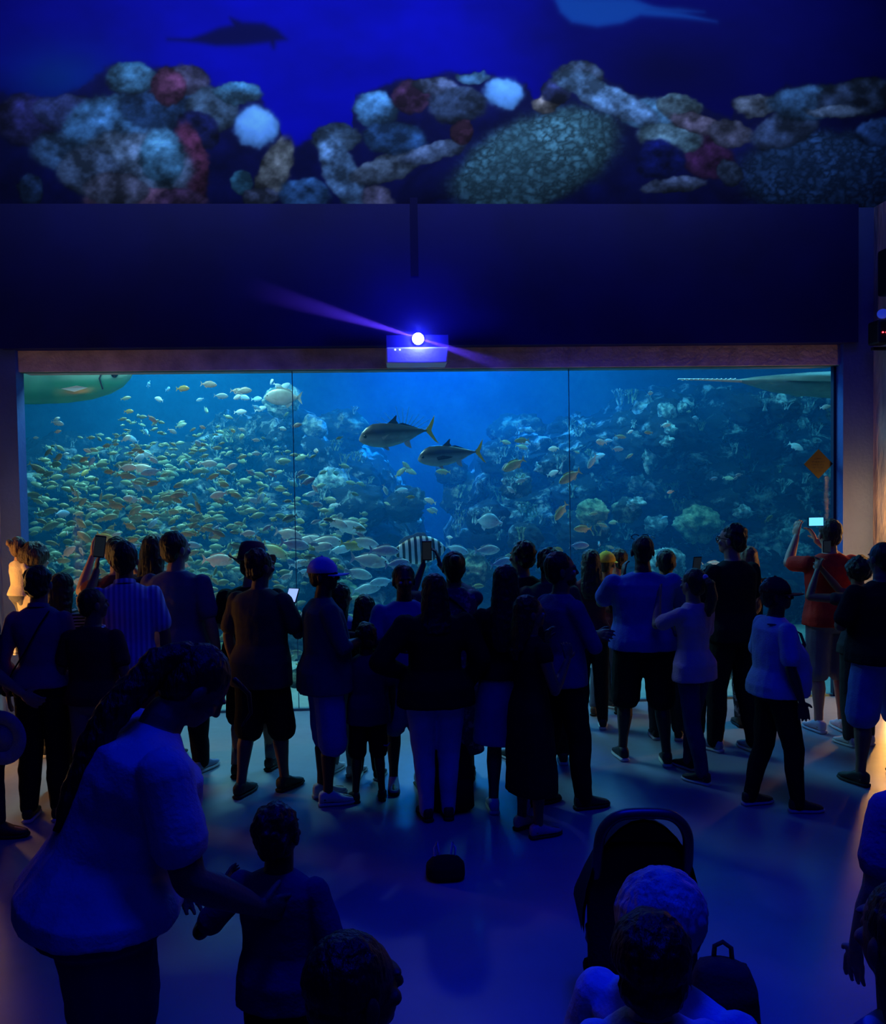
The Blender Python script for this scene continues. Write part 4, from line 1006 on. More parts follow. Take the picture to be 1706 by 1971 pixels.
    if hk != 'bald':
        b = MB()
        if hk == 'afro': b.ell((0, -.025, 1.685), (.112, .118, .112), Hd); hd = ('hair_noise_big', .05, .03)
        elif hk == 'bob': b.ell((0, -.022, 1.672), (.104, .112, .104), Hd); b.ell((0, -.05, 1.60), (.088, .068, .08), Hd)
        elif hk == 'buzz': b.ell((0, -.018, 1.672), (.079, .090, .089), Hd); b.ell((0, -.05, 1.62), (.060, .045, .055), Hd); hd = ('hair_noise', .03, .004)
        else: b.ell((0, -.022, 1.678), (.085, .094, .090), Hd); b.ell((0, -.048, 1.63), (.074, .058, .075), Hd)
        if hk == 'curly': hd = ('hair_noise_big', .05, .035)
        if hk == 'long':
            ze = hair[2] if len(hair) > 2 else 1.3
            b.body([(ze, .07*a, .025, -.115*a), (ze+.06, .10, .038, -.11), (1.42, .105, .045, -.095), (1.50, .098, .06, -.07), (1.60, .092, .075, -.045), (1.68, .08, .08, -.03)], Hd)
            hd = ('hair_noise', .03, .014)
        if hk == 'bun': b.ell((0, -.105, 1.70), (.045, .045, .045), Hd); b.ell((0, -.04, 1.60), (.06, .05, .06), Hd)
        if hk == 'pony':
            ze = hair[2] if len(hair) > 2 else 1.35
            b.tube([(0, -.10, 1.69), (0, -.16, 1.66), (.01, -.17, 1.55), (.0, -.155, (1.5+ze)/2), (0, -.15, ze)], [.03, .04, .045, .04, .018], Hd)
        part(b, 'hair', hm_, .0075, 1, hd)
        if hk == 'pony':
            MB().ell((0, -.118, 1.693), (.028, .022, .034), Hd).build('scrunchie', F('pale scrunchie', .6, .6, .7), root)
    if hair[-1] == 'beard': part(MB().ell((0, .045, 1.580), (.052, .056, .040), Hd), 'beard', hair_k, .0075, 1, hd)
    if hat:
        hkind, m = hat[:2]
        if hkind == 'cap':
            b = MB(); R = []
            for t in (0, .25, .5, .75, .93, 1):
                zz = 1.668 + .105*math.sin(t*math.pi/2); rr = math.cos(t*math.pi/2)*.999+.001
                R.append([(.092*rr*math.cos(2*math.pi*i/24), -.008+.106*rr*math.sin(2*math.pi*i/24), zz) for i in range(24)])
            hy_ = 1 if len(hat) < 3 else hat[2]
            b.loft(R, Hd); c = b.build('cap', m, root)
            vz = []
            for i in range(13):
                t = math.pi*i/12; x = .080*math.cos(t); y = hy_*(.055+.125*math.sin(t)); vz.append((x, y, 1.672-.012*math.sin(t)-.20*x*x/.08))
            n = 13; vs = vz+[(x, y, z-.006) for x, y, z in vz]
            MB().add(vs, [tuple(range(n)), tuple(reversed(range(n, 2*n)))]+[(i, n+i, n+(i+1) % n, (i+1) % n) for i in range(n)], Hd).build('visor', m, c, auto=False)
            MB().ell((0, -.008, 1.774), (.010, .010, .006), Hd, nu=8, nv=6).build('cap_button', m, c)
        if hkind == 'fedora':
            b = MB(); n = 40
            r1, r2, r3, r4 = [], [], [], []
            for i in range(n):
                t = 2*math.pi*i/n; cx_, sy_ = math.cos(t), math.sin(t); up = .045*abs(cx_)**2 - .03*max(0, sy_)
                r1.append((.098*cx_, -.008+.108*sy_, 1.675)); r2.append((.175*cx_, -.008+.175*sy_, 1.668+up*1.3)); r3.append((.175*cx_, -.008+.175*sy_, 1.660+up*1.3)); r4.append((.098*cx_, -.008+.108*sy_, 1.667))
            b.loft([r1, r2, r3, r4, r1], Hd, closed=False); c = b.build('hat', m, root)
            R = []
            for z, r, pn in ((1.670, 1.05, 0), (1.72, 1.03, .0), (1.77, .98, .02), (1.81, .86, .035), (1.822, .62, .035), (1.808, .3, .0), (1.80, .05, 0)):
                R.append([(r*(.100-pn*max(0, math.sin(2*math.pi*i/n)))*math.cos(2*math.pi*i/n), -.008+r*.110*math.sin(2*math.pi*i/n), z) for i in range(n)])
            MB().loft(R, Hd).build('crown', m, c)
            MB().loft([[(q*.108*math.cos(2*math.pi*i/n), -.008+q*.118*math.sin(2*math.pi*i/n), z) for i in range(n)] for q, z in ((1, 1.676), (1, 1.706), (.94, 1.706), (.94, 1.676), (1, 1.676))], Hd, closed=False).build('hat_band', F('dark hat band', .02, .015, .02), c)
    if glasses:
        b = MB(); y0, z0 = (.092, 1.655) if glasses == 'eye' else (.078, 1.742)
        for q in (-1, 1):
            c = Vector((q*.034, y0, z0)); b.tube([c+Vector((.028*math.cos(t*math.pi/5), 0, .018*math.sin(t*math.pi/5))) for t in range(11)], .0035, Hd, n=6, cap=False)
            b.tube([(q*.062, y0, z0+.006), (q*.080, y0-.05, z0+.004), (q*.084, -.01 if glasses == 'eye' else y0-.09, z0-.004)], .003, Hd, n=6)
        b.tube([(-.008, y0+.002, z0+.004), (.008, y0+.002, z0+.004)], .003, Hd, n=6)
        b.build('glasses' if glasses == 'eye' else 'sunglasses', black_mat if glasses == 'eye' else mat('shiny dark lens', (.02, .03, .05), .1, spec=.8), root)
    if eyes:
        for q in (-1, 1): MB().ell((q*.034, .079, 1.640), (.012, .010, .010), Hd, nu=10, nv=8).build('eye', eye_m, root)
    root['_k'] = k
    INFO[root.name] = (AJ, LJ, T, Hd, rz, k)
    return root
INFO = {}
def wpt(root, p):
    R = Matrix.Rotation(root.rotation_euler.z, 3, 'Z'); return root.location + R @ Vector(p)
def phone(loc, rz, label, on=None, tilt=0, size=(.075, .155), roll=0):
    e = empty('phone', loc); e.rotation_euler = (tilt, roll, rz); tag(e, label, 'phone')
    MB().box((0, 0, 0), (size[0], .009, size[1])).build('phone_body', black_mat, e, bevel=.004)
    if on is None: m = mat('dim phone screen', (.02, .03, .04), .1, spec=.6, emit=(.10, .16, .18), estr=.05)
    else: m = mat('lit phone screen %.2f' % on[0], (.1, .1, .1), .2, emit=on[:3], estr=on[3])
    MB().box((0, -.0052, 0), (size[0]*.88, .002, size[1]*.88)).build('screen', m, e, auto=False)
    MB().ell((-size[0]*.3, .006, size[1]*.4), (.006, .003, .006), nu=8, nv=6).build('camera_lens', metal_m, e)
    return e
def strap(root, pts, m, label, cat='bag strap', w_=.012, name='bag_strap', bag=None):
    AJ, LJ, T, Hd, rz, k = INFO[root.name]
    e = empty(name, root.location, root.rotation_euler.z); tag(e, label, cat)
    MB().tube([T(p) for p in pts], w_*k, n=8, flat=.35).build('strap', m, e)
    if bag:
        c, dm, bm = bag; b = MB(); c = T(c)
        b.body([(-dm[2]/2, dm[0]*.40, dm[1]*.5, 0), (-dm[2]*.42, dm[0]*.5, dm[1]*.5, 0), (0, dm[0]*.5, dm[1]*.55, 0), (dm[2]*.35, dm[0]*.48, dm[1]*.48, 0), (dm[2]/2, dm[0]*.40, dm[1]*.3, 0)], lambda p: p+c, e=4)
        b.build('pouch', bm, e)
        MB().body([(dm[2]*.0, dm[0]*.49, dm[1]*.60, 0), (dm[2]*.36, dm[0]*.50, dm[1]*.56, 0), (dm[2]*.42, dm[0]*.46, dm[1]*.45, 0)], lambda p: p+c, e=4).build('flap', bm, e)
    return e
# clothing colours
c_navy = F('navy cloth', .02, .03, .10); c_black = F('black cloth', .012, .012, .014); c_dark = F('dark grey cloth', .035, .035, .04)
c_white = F('white cloth', .62, .62, .66); c_lblue = F('light blue cloth', .30, .40, .60); c_blue = F('blue cloth', .10, .16, .50)
c_mauve = F('mauve cloth', .22, .12, .20); c_maroon = F('maroon cloth', .10, .02, .03); c_olive = F('olive cloth', .10, .085, .05)
c_denim = F('denim', .12, .18, .34); c_red = F('red cloth', .55, .03, .02); c_yellow = F('yellow cloth', .6, .42, .05)
c_grey = F('grey cloth', .16, .16, .18); c_cream = F('cream cloth', .60, .50, .38); c_pink = F('pink cloth', .60, .22, .30)
c_teal = F('faded teal denim', .08, .12, .18); c_purple = F('purple cloth', .16, .09, .22); c_cap = F('bright blue cap cloth', .30, .34, .85)
c_str = striped('blue white striped cloth', (.16, .18, .42), (.42, .44, .72), 9, 'X', .2)
c_strb = striped('black white striped cloth', (.02, .02, .02), (.35, .35, .4), 14, 'Z', .1)
c_plaid = striped('plaid cloth', (.03, .05, .2), (.35, .45, .7), 5, 'Z', .12, ('X', 5))
c_floral = spotted('dark floral cloth', (.05, .03, .08), (.28, .12, .26), 22, .52, .6, bump=.1)
c_wpant = F('white trouser cloth', .38, .42, .60); c_patt = spotted('patterned trousers cloth', (.05, .04, .04), (.3, .28, .28), 20, .48, .56, bump=.1)

# ---- left edge
p = person('person at the left edge mostly out of frame in dark clothes, holding a straw hat', -48, 1075, 300, 80, skin='a', top=('tee', c_navy, .95, .8), bottom=('pants', c_dark, .12), shoes=('brown', 'dark'),
       arms=((( -.26, .0, 1.15), (-.22, .18, .98), (0, .5, -1), .8), ((.25, .10, 1.13), (.22, .30, .94), (.05, .8, -.6), .9)), step=.12)
hb = dep(2, 1420, F_PX/305)
e = empty('straw_hat', hb); e.rotation_euler = (math.pi/2, 0, math.radians(-12)); tag(e, 'grey blue round brimmed hat held at the left edge', 'hat')
n = 36; hm_ = mat('woven hat', (.30, .32, .42), .9, .6, 80, .15, 20)
def cr(r, z): return [(r*math.cos(2*math.pi*i/n), r*math.sin(2*math.pi*i/n), z) for i in range(n)]
MB().loft([cr(.092, 0), cr(.17, -.008), cr(.175, 0), cr(.17, .008), cr(.092, .010), cr(.092, 0)], closed=False).build('brim', hm_, e)
MB().loft([cr(.095, 0), cr(.09, -.06), cr(.075, -.09), cr(.03, -.10), cr(.005, -.10)], closed=True).build('crown', hm_, e)
MB().loft([cr(.096, -.002), cr(.094, -.03), cr(.088, -.03), cr(.088, -.002), cr(.096, -.002)], closed=False).build('hat_band', c_black, e)

person('person with curly hair in a pale shirt lit orange by the left wall lamp', 68, 1043, 232, 25, skin='a', hair=('afro', 'b'), top=('tee', c_cream, .95, .6), bottom=('pants', c_dark, .12), arms=('fwd', 'down'), female=True)
# the child carried on that person's arm
ch = person('small orange lit child with tied up hair carried beside the curly haired person', 37, 1034, 233, 40, h=.98, skin='a', hair=('bun', 'l'), top=('tee', c_cream, .95, .5), bottom=('shorts', c_grey, .55), arms=('fwd', 'fwd'), kneebend=.16, shoes=('white', 'white'))
ch.location.z = dep(37, 1034, F_PX/233).z - .98
p = person('person in a long sleeved mauve top seen from behind with a thin diagonal bag strap', 73, 1090, 288, 0, bw=1.0, skin='a', hair=('curly', 'k'), top=('shirt', c_mauve, .95, 1.95), bottom=('pants', c_black, .1), arms=('down', 'down'), female=True)
strap(p, [(.10, -.10, 1.47), (.05, -.145, 1.38), (-.05, -.15, 1.2), (-.13, -.15, 1.08), (-.19, -.08, 1.0), (-.20, .02, .97)], c_black, 'thin black strap bag across the back of the mauve top', 'bag', bag=((-.21, .07, .93), (.18, .07, .13), c_black))
person('long haired girl in a black and white striped top behind the short maroon person', 120, 1103, 262, 8, skin='a', hair=('long', 'k', 1.2), top=('tee', c_strb, .95, .8), bottom=('pants', c_black, .1), female=True)
p = person('short person in a maroon top with a pale neck trim, face turned right', 178, 1135, 290, 12, bw=1.05, yaw=38, skin='b', hair=('buzz', 'k'), top=('tee', c_maroon, .92, .8), bottom=('shorts', c_grey, .5), arms=('down', 'down'))
AJ, LJ, T, Hd, rz, k = INFO[p.name]
MB().tube([T((.086*math.cos(t), -.012+.085*math.sin(t), 1.487-.05*max(0, -math.sin(t)))) for t in np.linspace(0, 2*math.pi, 20)], .011*k, n=8, cap=False).build('neck_trim', c_white, p)
MB().tube([lerp(AJ[0][1], AJ[0][2], .82), lerp(AJ[0][1], AJ[0][2], .96)], .036*k, n=14, cap=False).build('wristband', c_white, p)
person('person with hair in a bun raising a phone, behind the striped blue shirt', 226, 1034, 246, -8, skin='a', hair=('bun', 'k'), top=('tee', c_maroon, .95, .5), bottom=('pants', c_black, .1), female=True,
       arms=(((-.30, .12, 1.36), (-.22, .2, 1.62), (0, .1, 1), .5), 'phone'))
p = person('man in a striped blue short sleeved shirt with both hands raised toward a phone', 238, 1043, 272, -14, skin='b', hair=('short', 'k'), top=('shirt', c_str, .86, .95), bottom=('pants', c_maroon, .1),
       arms=(((-.27, .18, 1.32), (-.20, .30, 1.56), (.1, .2, 1), .8), 'down'))
phone(dep(192, 1052, F_PX/278), math.radians(10), 'dark phone held up left of the striped shirt man', tilt=.1, roll=.15)
person('long haired person in maroon half hidden behind the man in grey blue', 298, 1030, 238, 15, skin='b', hair=('long', 'k', 1.35), top=('tee', c_maroon, .95, .8), bottom=('pants', c_black, .1), female=True)
person('broad man in a grey blue T-shirt and dark trousers looking right, left of the fedora', 338, 1024, 252, 18, bw=1.15, yaw=25, skin='a', hair=('short', 'k'), top=('tee', F('grey blue cloth', .09, .08, .16), .90, .95), bottom=('pants', c_black, .08), arms=('down', 'down'), shoes=('blue', 'white'), step=.12)
# ---- fedora man and neighbour
p = person('man wearing a fedora and a black T-shirt, looking down at a lit phone', 484, 1020, 249, 12, h=1.74, bw=1.18, skin='a', hair=('short', 'k'), hat=('fedora', F('maroon felt', .10, .04, .06)), top=('tee', c_black, .84, .85), bottom=('shorts', c_black, .46),
       arms=('fwd', ((.30, .10, 1.18), (.26, .34, 1.16), (.2, 1, .1), .8)), shoes=('dark', 'dark'), step=.1, pitch=14)
AJ, LJ, T, Hd, rz, k = INFO[p.name]
for q in (0, 1): MB().tube([lerp(LJ[q][1], LJ[q][2], .62), lerp(LJ[q][1], LJ[q][2], .98)], [.050*k, .046*k], n=14, cap=False).build('sock', c_grey, p)
MB().box(T((.10, -.128, 1.36)), (.035, .006, .03)).build('shirt_emblem', mat('pale print', (.5, .5, .5), .8), p, auto=False)['label'] = 'small pale emblem'
phone(dep(563, 1146, F_PX/252), math.radians(-30), 'glowing phone held low by the man in the fedora', on=(.30, .45, 1.0, 1.2), tilt=-.5, size=(.10, .12))
person('wavy haired man in an olive T-shirt and dark shorts, before the fedora man', 500, 1058, 268, 28, bw=1.12, yaw=20, skin='b', hair=('curly', 'k'), top=('tee', c_olive, .80, .95), bottom=('shorts', c_black, .46), arms=('down', 'fwd'), shoes=('dark', 'dark'), step=.12)
# ---- blue cap group
person('person with long dark hair in a pale blue shirt behind the blue cap man', 656, 1100, 252, 30, h=1.47, skin='b', hair=('long', 'k', 1.4), top=('tee', c_lblue, .95, 1.5), bottom=('jeans', c_grey, .1), female=True, shoes=('white', 'white'))
p = person('man with a bright blue cap, dark grey shirt and blue knee shorts facing right', 622, 1075, 276, 72, bw=1.15, yaw=30, skin='c', hair=('buzz', 'k'), hat=('cap', c_cap), top=('tee', F('slate cloth', .05, .08, .12), .82, 1.3), bottom=('shorts', c_blue, .44), arms=('fwd', 'fwd'), shoes=('white', 'white'), stance=.09, belly=.03, eyes=True)
person('child with long dark hair standing behind the boy in shorts', 703, 1145, 256, 10, skin='b', hair=('long', 'k', 1.3), top=('tee', c_black, .9, .8), bottom=('pants', c_black, .1), female=True)
p = person('small boy in a dark shirt and black shorts with a small white swoosh mark', 704, 1198, 275, -8, skin='c', hair=('curly', 'k'), top=('tee', F('dark indigo cloth', .03, .03, .08), .80, .9), bottom=('shorts', c_black, .5), arms=('fwd', 'down'), shoes=('dark', 'dark'), stance=.13)
AJ, LJ, T, Hd, rz, k = INFO[p.name]
MB().tube([T((.15, -.115, .585)), T((.185, -.108, .575)), T((.215, -.08, .60))], [.004, .006, .002], n=6).build('swoosh_mark', mat('pale print', (.5, .5, .5), .8), p)
person('short haired man in a blue T-shirt and blue shorts facing the camera', 777, 1088, 266, 172, bw=1.08, skin='c', hair=('short', 'k'), top=('tee', F('royal blue cloth', .06, .09, .36), .92, .9), bottom=('shorts', c_denim, .52), arms=('fwd', 'fwd'), shoes=('blue', 'dark'), eyes=True)
person('person in a wide black jacket and pale blue trousers seen from behind', 835, 1105, 292, -6, bw=1.28, skin='c', hair=('long', 'k', 1.38), top=('jacket', c_black, .84, 1.95), bottom=('jeans', c_wpant, .06), arms=('hip', 'pocket'), shoes=('dark', 'dark'), female=True, stance=.075)
p = person('person with a bun in a long floral dress raising a phone in both hands', 873, 1062, 258, -4, skin='b', hair=('bun', 'k'), top=('dress', c_floral, .22, 1.2), arms=(((-.32, .16, 1.42), (-.215, .22, 1.66), (.0, .1, 1), .7), ((.10, .24, 1.46), (-.08, .24, 1.66), (-.2, .1, 1), .9)), female=True, shoes=('dark', 'dark'))
phone(dep(822, 1060, F_PX/262), 0, 'upright phone held high against the bright tank by the dress woman', size=(.072, .145))
strap(p, [(-.10, -.10, 1.47), (0, -.135, 1.40), (.10, -.145, 1.30), (.19, -.12, 1.16), (.235, -.02, 1.06)], c_black, 'dark shoulder bag worn by the person in the floral dress', 'bag', bag=((.25, .0, 1.0), (.10, .22, .2), c_dark))
# backpack standing on the floor
def backpack(c, k, rz, m, label, loop=True):
    e = empty('backpack', c, rz); tag(e, label, 'bag')
    b = MB(); b.body([(0, .13, .07, 0), (.03, .155, .10, 0), (.2, .165, .12, 0), (.36, .15, .105, 0), (.45, .11, .075, 0), (.475, .06, .04, 0)], lambda p: p*k, e=3)
    b.build('bag_body', m, e, voxel=.012*k, disp=('fold_noise', .12, .012))
    MB().body([(.03, .12, .03, -.12), (.05, .13, .045, -.12), (.2, .12, .045, -.13), (.24, .10, .03, -.125)], lambda p: p*k, e=3).build('front_pocket', m, e)
    MB().tube([Vector(p)*k for p in ((-.04, .03, .46), (-.035, .035, .52), (0, .04, .54), (.035, .035, .52), (.04, .03, .46))], .011*k, n=8).build('top_handle', m, e)
    for s in (-1, 1): MB().tube([Vector(p)*k for p in ((s*.07, .06, .44), (s*.09, .14, .40), (s*.10, .15, .22), (s*.11, .09, .06))], .016*k, n=8, flat=.5).build('shoulder_strap', m, e)
    return e
g_ = ground(868, 1556); backpack((g_.x, g_.y, 0), .96, .3, c_black, 'black backpack standing on the floor beside the pale trousers')
g_ = ground(858, 1690)
e = empty('fabric_bag', (g_.x, g_.y, 0)); tag(e, 'small dark bag with pale handles lying on the floor in the middle', 'bag')
b = MB(); b.body([(0, .085, .06, 0), (.02, .11, .08, 0), (.08, .11, .075, 0), (.115, .08, .05, 0), (.125, .04, .02, 0)], e=3); b.build('bag_body', c_black, e, voxel=.008, disp=('fold_noise', .12, .012))
for s in (-1, 1): MB().tube([(s*.055, .02, .10), (s*.06, .03, .16), (s*.045, .04, .19), (s*.03, .03, .10)], .007, n=6).build('handle', c_lblue, e)

# ---- centre
person('tousled haired man in a dark shirt near the glass, right of the floral dress', 1005, 1042, 242, -20, yaw=-25, skin='b', hair=('curly', 'k'), top=('tee', c_black, .9, .9), bottom=('pants', c_black, .1))
person('person with a dark hooded top and short hair behind the bearded man', 1055, 1055, 246, 0, bw=1.05, skin='b', hair=('curly', 'k'), top=('tee', c_olive, .9, .9), bottom=('pants', c_black, .1))
person('person with long straight brown hair, a black top and a blue knee skirt', 973, 1088, 287, 6, skin='b', hair=('long', 'b', 1.2), top=('tee', c_black, .98, .9), bottom=('skirt', F('blue skirt cloth', .08, .11, .34), .52), female=True, shoes=('white', 'white'), bw=1.05)
person('bearded man in a slate blue long sleeved shirt looking right', 1080, 1064, 284, 68, bw=1.05, yaw=25, skin='b', hair=('short', 'k', 'beard'), top=('tee', F('slate blue cloth', .06, .08, .22), .88, 1.9), bottom=('pants', c_black, .08), arms=('cross', 'cross'), step=.12, shoes=('dark', 'dark'), eyes=True)
person('person in a long black dress with a hand raised to the chin, wearing pale sandals', 1020, 1147, 306, 62, skin='b', hair=('long', 'k', 1.35), yaw=20, top=('dress', c_black, .32, .25), arms=('chin', ((.27, .02, 1.12), (.12, .26, 1.30), (-.3, .2, 1), .9)), female=True, shoes=('pink', 'dark'), eyes=True)
person('person with long black hair and a dark maroon jacket, left of the yellow hat', 1137, 1058, 216, 5, skin='b', hair=('long', 'k', 1.32), top=('tee', c_maroon, .88, 1.8), bottom=('jeans', c_black, .08), arms=('fwd', 'fwd'), female=True)
person('person wearing a yellow cap with grey trousers and boots close to the glass', 1168, 1063, 204, 35, skin='b', hair=('buzz', 'k'), hat=('cap', c_yellow), top=('tee', c_maroon, .88, .9), bottom=('pants', c_teal, .12), arms=('fwd', 'fwd'), shoes=('brown', 'dark'), step=.1)
person('dark haired person furthest back, just right of the yellow cap', 1189, 1057, 198, -30, skin='a', hair=('short', 'k'), top=('tee', c_dark, .88, .9), bottom=('pants', c_dark, .12))
# ---- right half
p = person('large man in a blue T-shirt and black shorts with sunglasses on his head', 1237, 1034, 246, 3, bw=1.28, belly=.03, skin='c', hair=('buzz', 'k'), glasses='sun', top=('tee', F('strong blue cloth', .07, .10, .42), .90, .95), bottom=('shorts', c_black, .50),
       arms=(((-.30, .14, 1.24), (-.09, .30, 1.42), (.1, .4, 1), .8), ((.33, .12, 1.20), (.10, .30, 1.40), (-.1, .4, 1), .8)), shoes=('dark', 'white'), stance=.15, step=-.08)
person('person with dark hair in a yellow top behind the large blue shirted man', 1282, 1058, 226, 12, skin='a', hair=('short', 'k'), top=('tee', c_yellow, .9, .9), bottom=('pants', c_dark, .1))
p = person('girl with a ponytail and scrunchie in a blue and pink lit T-shirt and jeans', 1334, 1095, 259, -32, skin='a', hair=('pony', 'b', 1.42), top=('tee', F('rose white cloth', .55, .30, .42), .84, .95), bottom=('jeans', c_navy, .08), arms=('phone', 'fwd'), female=True, shoes=('dark', 'white'), step=.16)
phone(dep(1342, 1084, F_PX/240), math.radians(8), 'dark phone raised above the ponytail girl', size=(.07, .11), tilt=.25)
person('person half hidden between the ponytail girl and the tall man in black', 1362, 1092, 228, 0, h=1.5, skin='b', hair=('short', 'k'), top=('tee', c_dark, .9, .9), bottom=('pants', c_dark, .1))
person('very tall man in a black T-shirt and black trousers with glasses', 1409, 1009, 238, -22, bw=1.06, yaw=-28, skin='a', hair=('curly', 'k'), glasses='eye', top=('tee', c_black, .88, .95), bottom=('pants', c_black, .08), arms=('fwd', 'fwd'), shoes=('blue', 'white'), stance=.12, step=-.08)
person('person with long light brown hair and patterned trousers behind the tall man in black', 1440, 1052, 214, 10, skin='a', hair=('long', 'l', 1.15), top=('tee', c_black, .9, .9), bottom=('jeans', c_patt, .1), female=True, shoes=('brown', 'dark'), step=.1)
p = person('stout person in a dark cap and light blue T-shirt with a crossbody bag, facing right', 1495, 1110, 288, 86, bw=1.15, belly=.075, yaw=25, pitch=0, skin='c', hair=('short', 'k'), hat=('cap', F('dark red cap cloth', .06, .02, .03)), top=('tee', c_lblue, .90, .95), bottom=('jeans', c_black, .06), arms=('down', 'down'), shoes=('dark', 'white'), step=.14, eyes=True)
strap(p, [(.10, -.11, 1.45), (.17, -.02, 1.45), (.14, .12, 1.38), (.05, .20, 1.28), (-.08, .235, 1.15), (-.18, .18, 1.02)], c_navy, 'dark crossbody strap bag over the light blue T-shirt', 'bag', w_=.016, bag=((-.16, .22, .98), (.20, .09, .16), c_black))
person('man in a red T-shirt holding up a phone at the right of the glass', 1597, 1000, 222, -4, bw=1.08, skin='a', hair=('short', 'b'), top=('tee', c_red, .90, .9), bottom=('shorts', c_grey, .5), arms=(((-.27, .18, 1.40), (-.13, .30, 1.62), (.1, .1, 1), .7), ((.27, .16, 1.38), (.05, .30, 1.58), (-.4, .2, 1), .8)), shoes=('white', 'white'))
phone(dep(1571, 1004, F_PX/226), math.radians(3), 'phone with a bright screen held up by the red shirted man', on=(.12, .55, .9, 1.6), size=(.145, .078))
person('person with an afro raising both arms beside the red shirted man', 1652, 1070, 234, -10, skin='b', hair=('afro', 'k'), top=('tee', c_dark, .9, .3), bottom=('pants', c_dark, .1), arms=(((-.40, .18, 1.42), (-.27, .24, 1.66), (.2, .1, 1), .9), ((.0, .26, 1.45), (-.20, .28, 1.68), (-.3, .1, 1), .9)), female=True, shoes=('white', 'white'))
phone(dep(1592, 1052, F_PX/240), math.radians(5), 'dark phone held up by the person with the afro', size=(.07, .10))
person('big man in a black T-shirt and blue shorts, legs apart, at the right edge', 1698, 1047, 266, -14, bw=1.32, skin='b', hair=('buzz', 'k'), top=('tee', c_black, .90, .95), bottom=('shorts', F('mid blue cloth', .09, .16, .46), .50), arms=('fwd', 'fwd'), shoes=('dark', 'dark'), stance=.20, belly=.03)

# ================================================================ FOREGROUND
person('woman in a white T-shirt with a long braid leaning forward and reaching for the boy', 384, 1262, 590, 66, h=1.70, bw=1.6, lean=23, skin='b', hair=('short', 'k'), top=('tee', F('soft white cloth', .42, .42, .48), .93, .8), bottom=('pants', c_navy, .1), female=True, pitch=26, belly=.02,
       arms=(((-.30, .20, 1.10), (-.27, .30, .86), (0, .2, -1), .5), ((.32, .20, 1.08), (.24, .42, .92), (-.2, 1, -.35), .8)), low=True)
wm_ = [o for o in bpy.data.objects if o.get('label', '').startswith('woman in a white')][0]
AJ, LJ, T, Hd, rz, k = INFO[wm_.name]
MB().tube([Hd((0, -.09, 1.69)), Hd((0, -.13, 1.62)), T((.02, -.165, 1.50)), T((.03, -.185, 1.38)), T((.04, -.19, 1.24)), T((.04, -.185, 1.14))], [.045*k, .055*k, .052*k, .046*k, .036*k, .015*k], n=14).build('braid', hair_k, wm_, voxel=.008, smooth=1, disp=('hair_noise', .03, .02))
MB().tube([Hd((.03, .06, 1.735)), Hd((.04, .12, 1.735)), Hd((.045, .165, 1.70)), Hd((.04, .175, 1.655))], [.009*k, .008*k, .006*k, .003*k], n=8).build('hair_strand', hair_k, wm_)
person('boy with tousled hair in a dark blue T-shirt seen from behind in the foreground', 535, 1546, 590, 14, skin='c', hair=('curly', 'k'), bw=1.05, top=('tee', c_navy, .85, .95), bottom=('shorts', c_black, .5), yaw=8,
       arms=(((-.42, -.02, 1.15), (-.40, .20, 1.28), (.1, 1, .5), .5), ((.29, -.03, 1.12), (.27, .10, .92), (-.2, .5, -1), .5)), low=True)
person('dark haired person at the bottom of the picture looking right, only the head showing', 682, 1800, 815, 52, sit=True, skin='c', hair=('short', 'k'), top=('tee', c_navy, .9, .9), bottom=('pants', c_black, .1), low=True, yaw=8)
person('grey haired person in a pale blue top sitting low in the foreground on the right', 1284, 1682, 730, 38, h=None, sit=True, skin='b', hair=('bob', 'g'), bw=1.2, top=('shirt', c_lblue, .9, .9), bottom=('pants', c_dark, .1), yaw=15)
person('dark haired person in a pale collared shirt nearest the camera, before the grey haired person', 1250, 1760, 850, 5, skin='b', hair=('bob', 'k'), bw=1.0, top=('shirt', c_white, .9, .9), bottom=('pants', c_dark, .1))
person('person in a purple grey T-shirt at the right edge, only one shoulder and arm showing', 1800, 1345, 620, -10, h=None, bw=1.1, skin='a', hair=('short', 'k'), top=('tee', c_purple, .86, .85), bottom=('pants', c_dark, .1))
person('person with dark hair in a plaid shirt at the bottom right corner', 1748, 1695, 840, -15, sit=True, skin='b', hair=('long', 'k', 1.42), top=('shirt', c_plaid, .9, .95), bottom=('pants', c_dark, .1), bw=1.15)
g_ = dep(1392, 1880, F_PX/700)
e = backpack((g_.x, g_.y, dep(1392, 1815, F_PX/700).z-.52*.62-.02), .62, -.35, F('dark brown bag cloth', .06, .03, .03), 'dark brown backpack beside the grey haired person on the right')

# low benches under the seated people
for o in [o for o in bpy.data.objects if o.get('label') and any(t in o['label'] for t in ('only the head showing', 'sitting low', 'plaid shirt at'))]:
    k = INFO[o.name][5]; zt_ = .90*k-.47*k-.115*k
    e = empty('bench', (o.location.x, o.location.y, 0), o.rotation_euler.z)
    tag(e, 'low dark bench under the ' + ('grey haired person' if 'grey' in o['label'] else 'person in plaid' if 'plaid' in o['label'] else 'head at the bottom edge'), 'bench')
    MB().box((0, -.02, zt_-.03), (.6, .36, .06)).build('bench_top', fabric('bench vinyl', (.02, .02, .03)), e, bevel=.012)
    for sx in (-.25, .25):
        for sy in (-.16, .12): MB().box((sx, sy, (zt_-.06)/2), (.04, .04, zt_-.06)).build('leg', black_mat, e, bevel=.004)
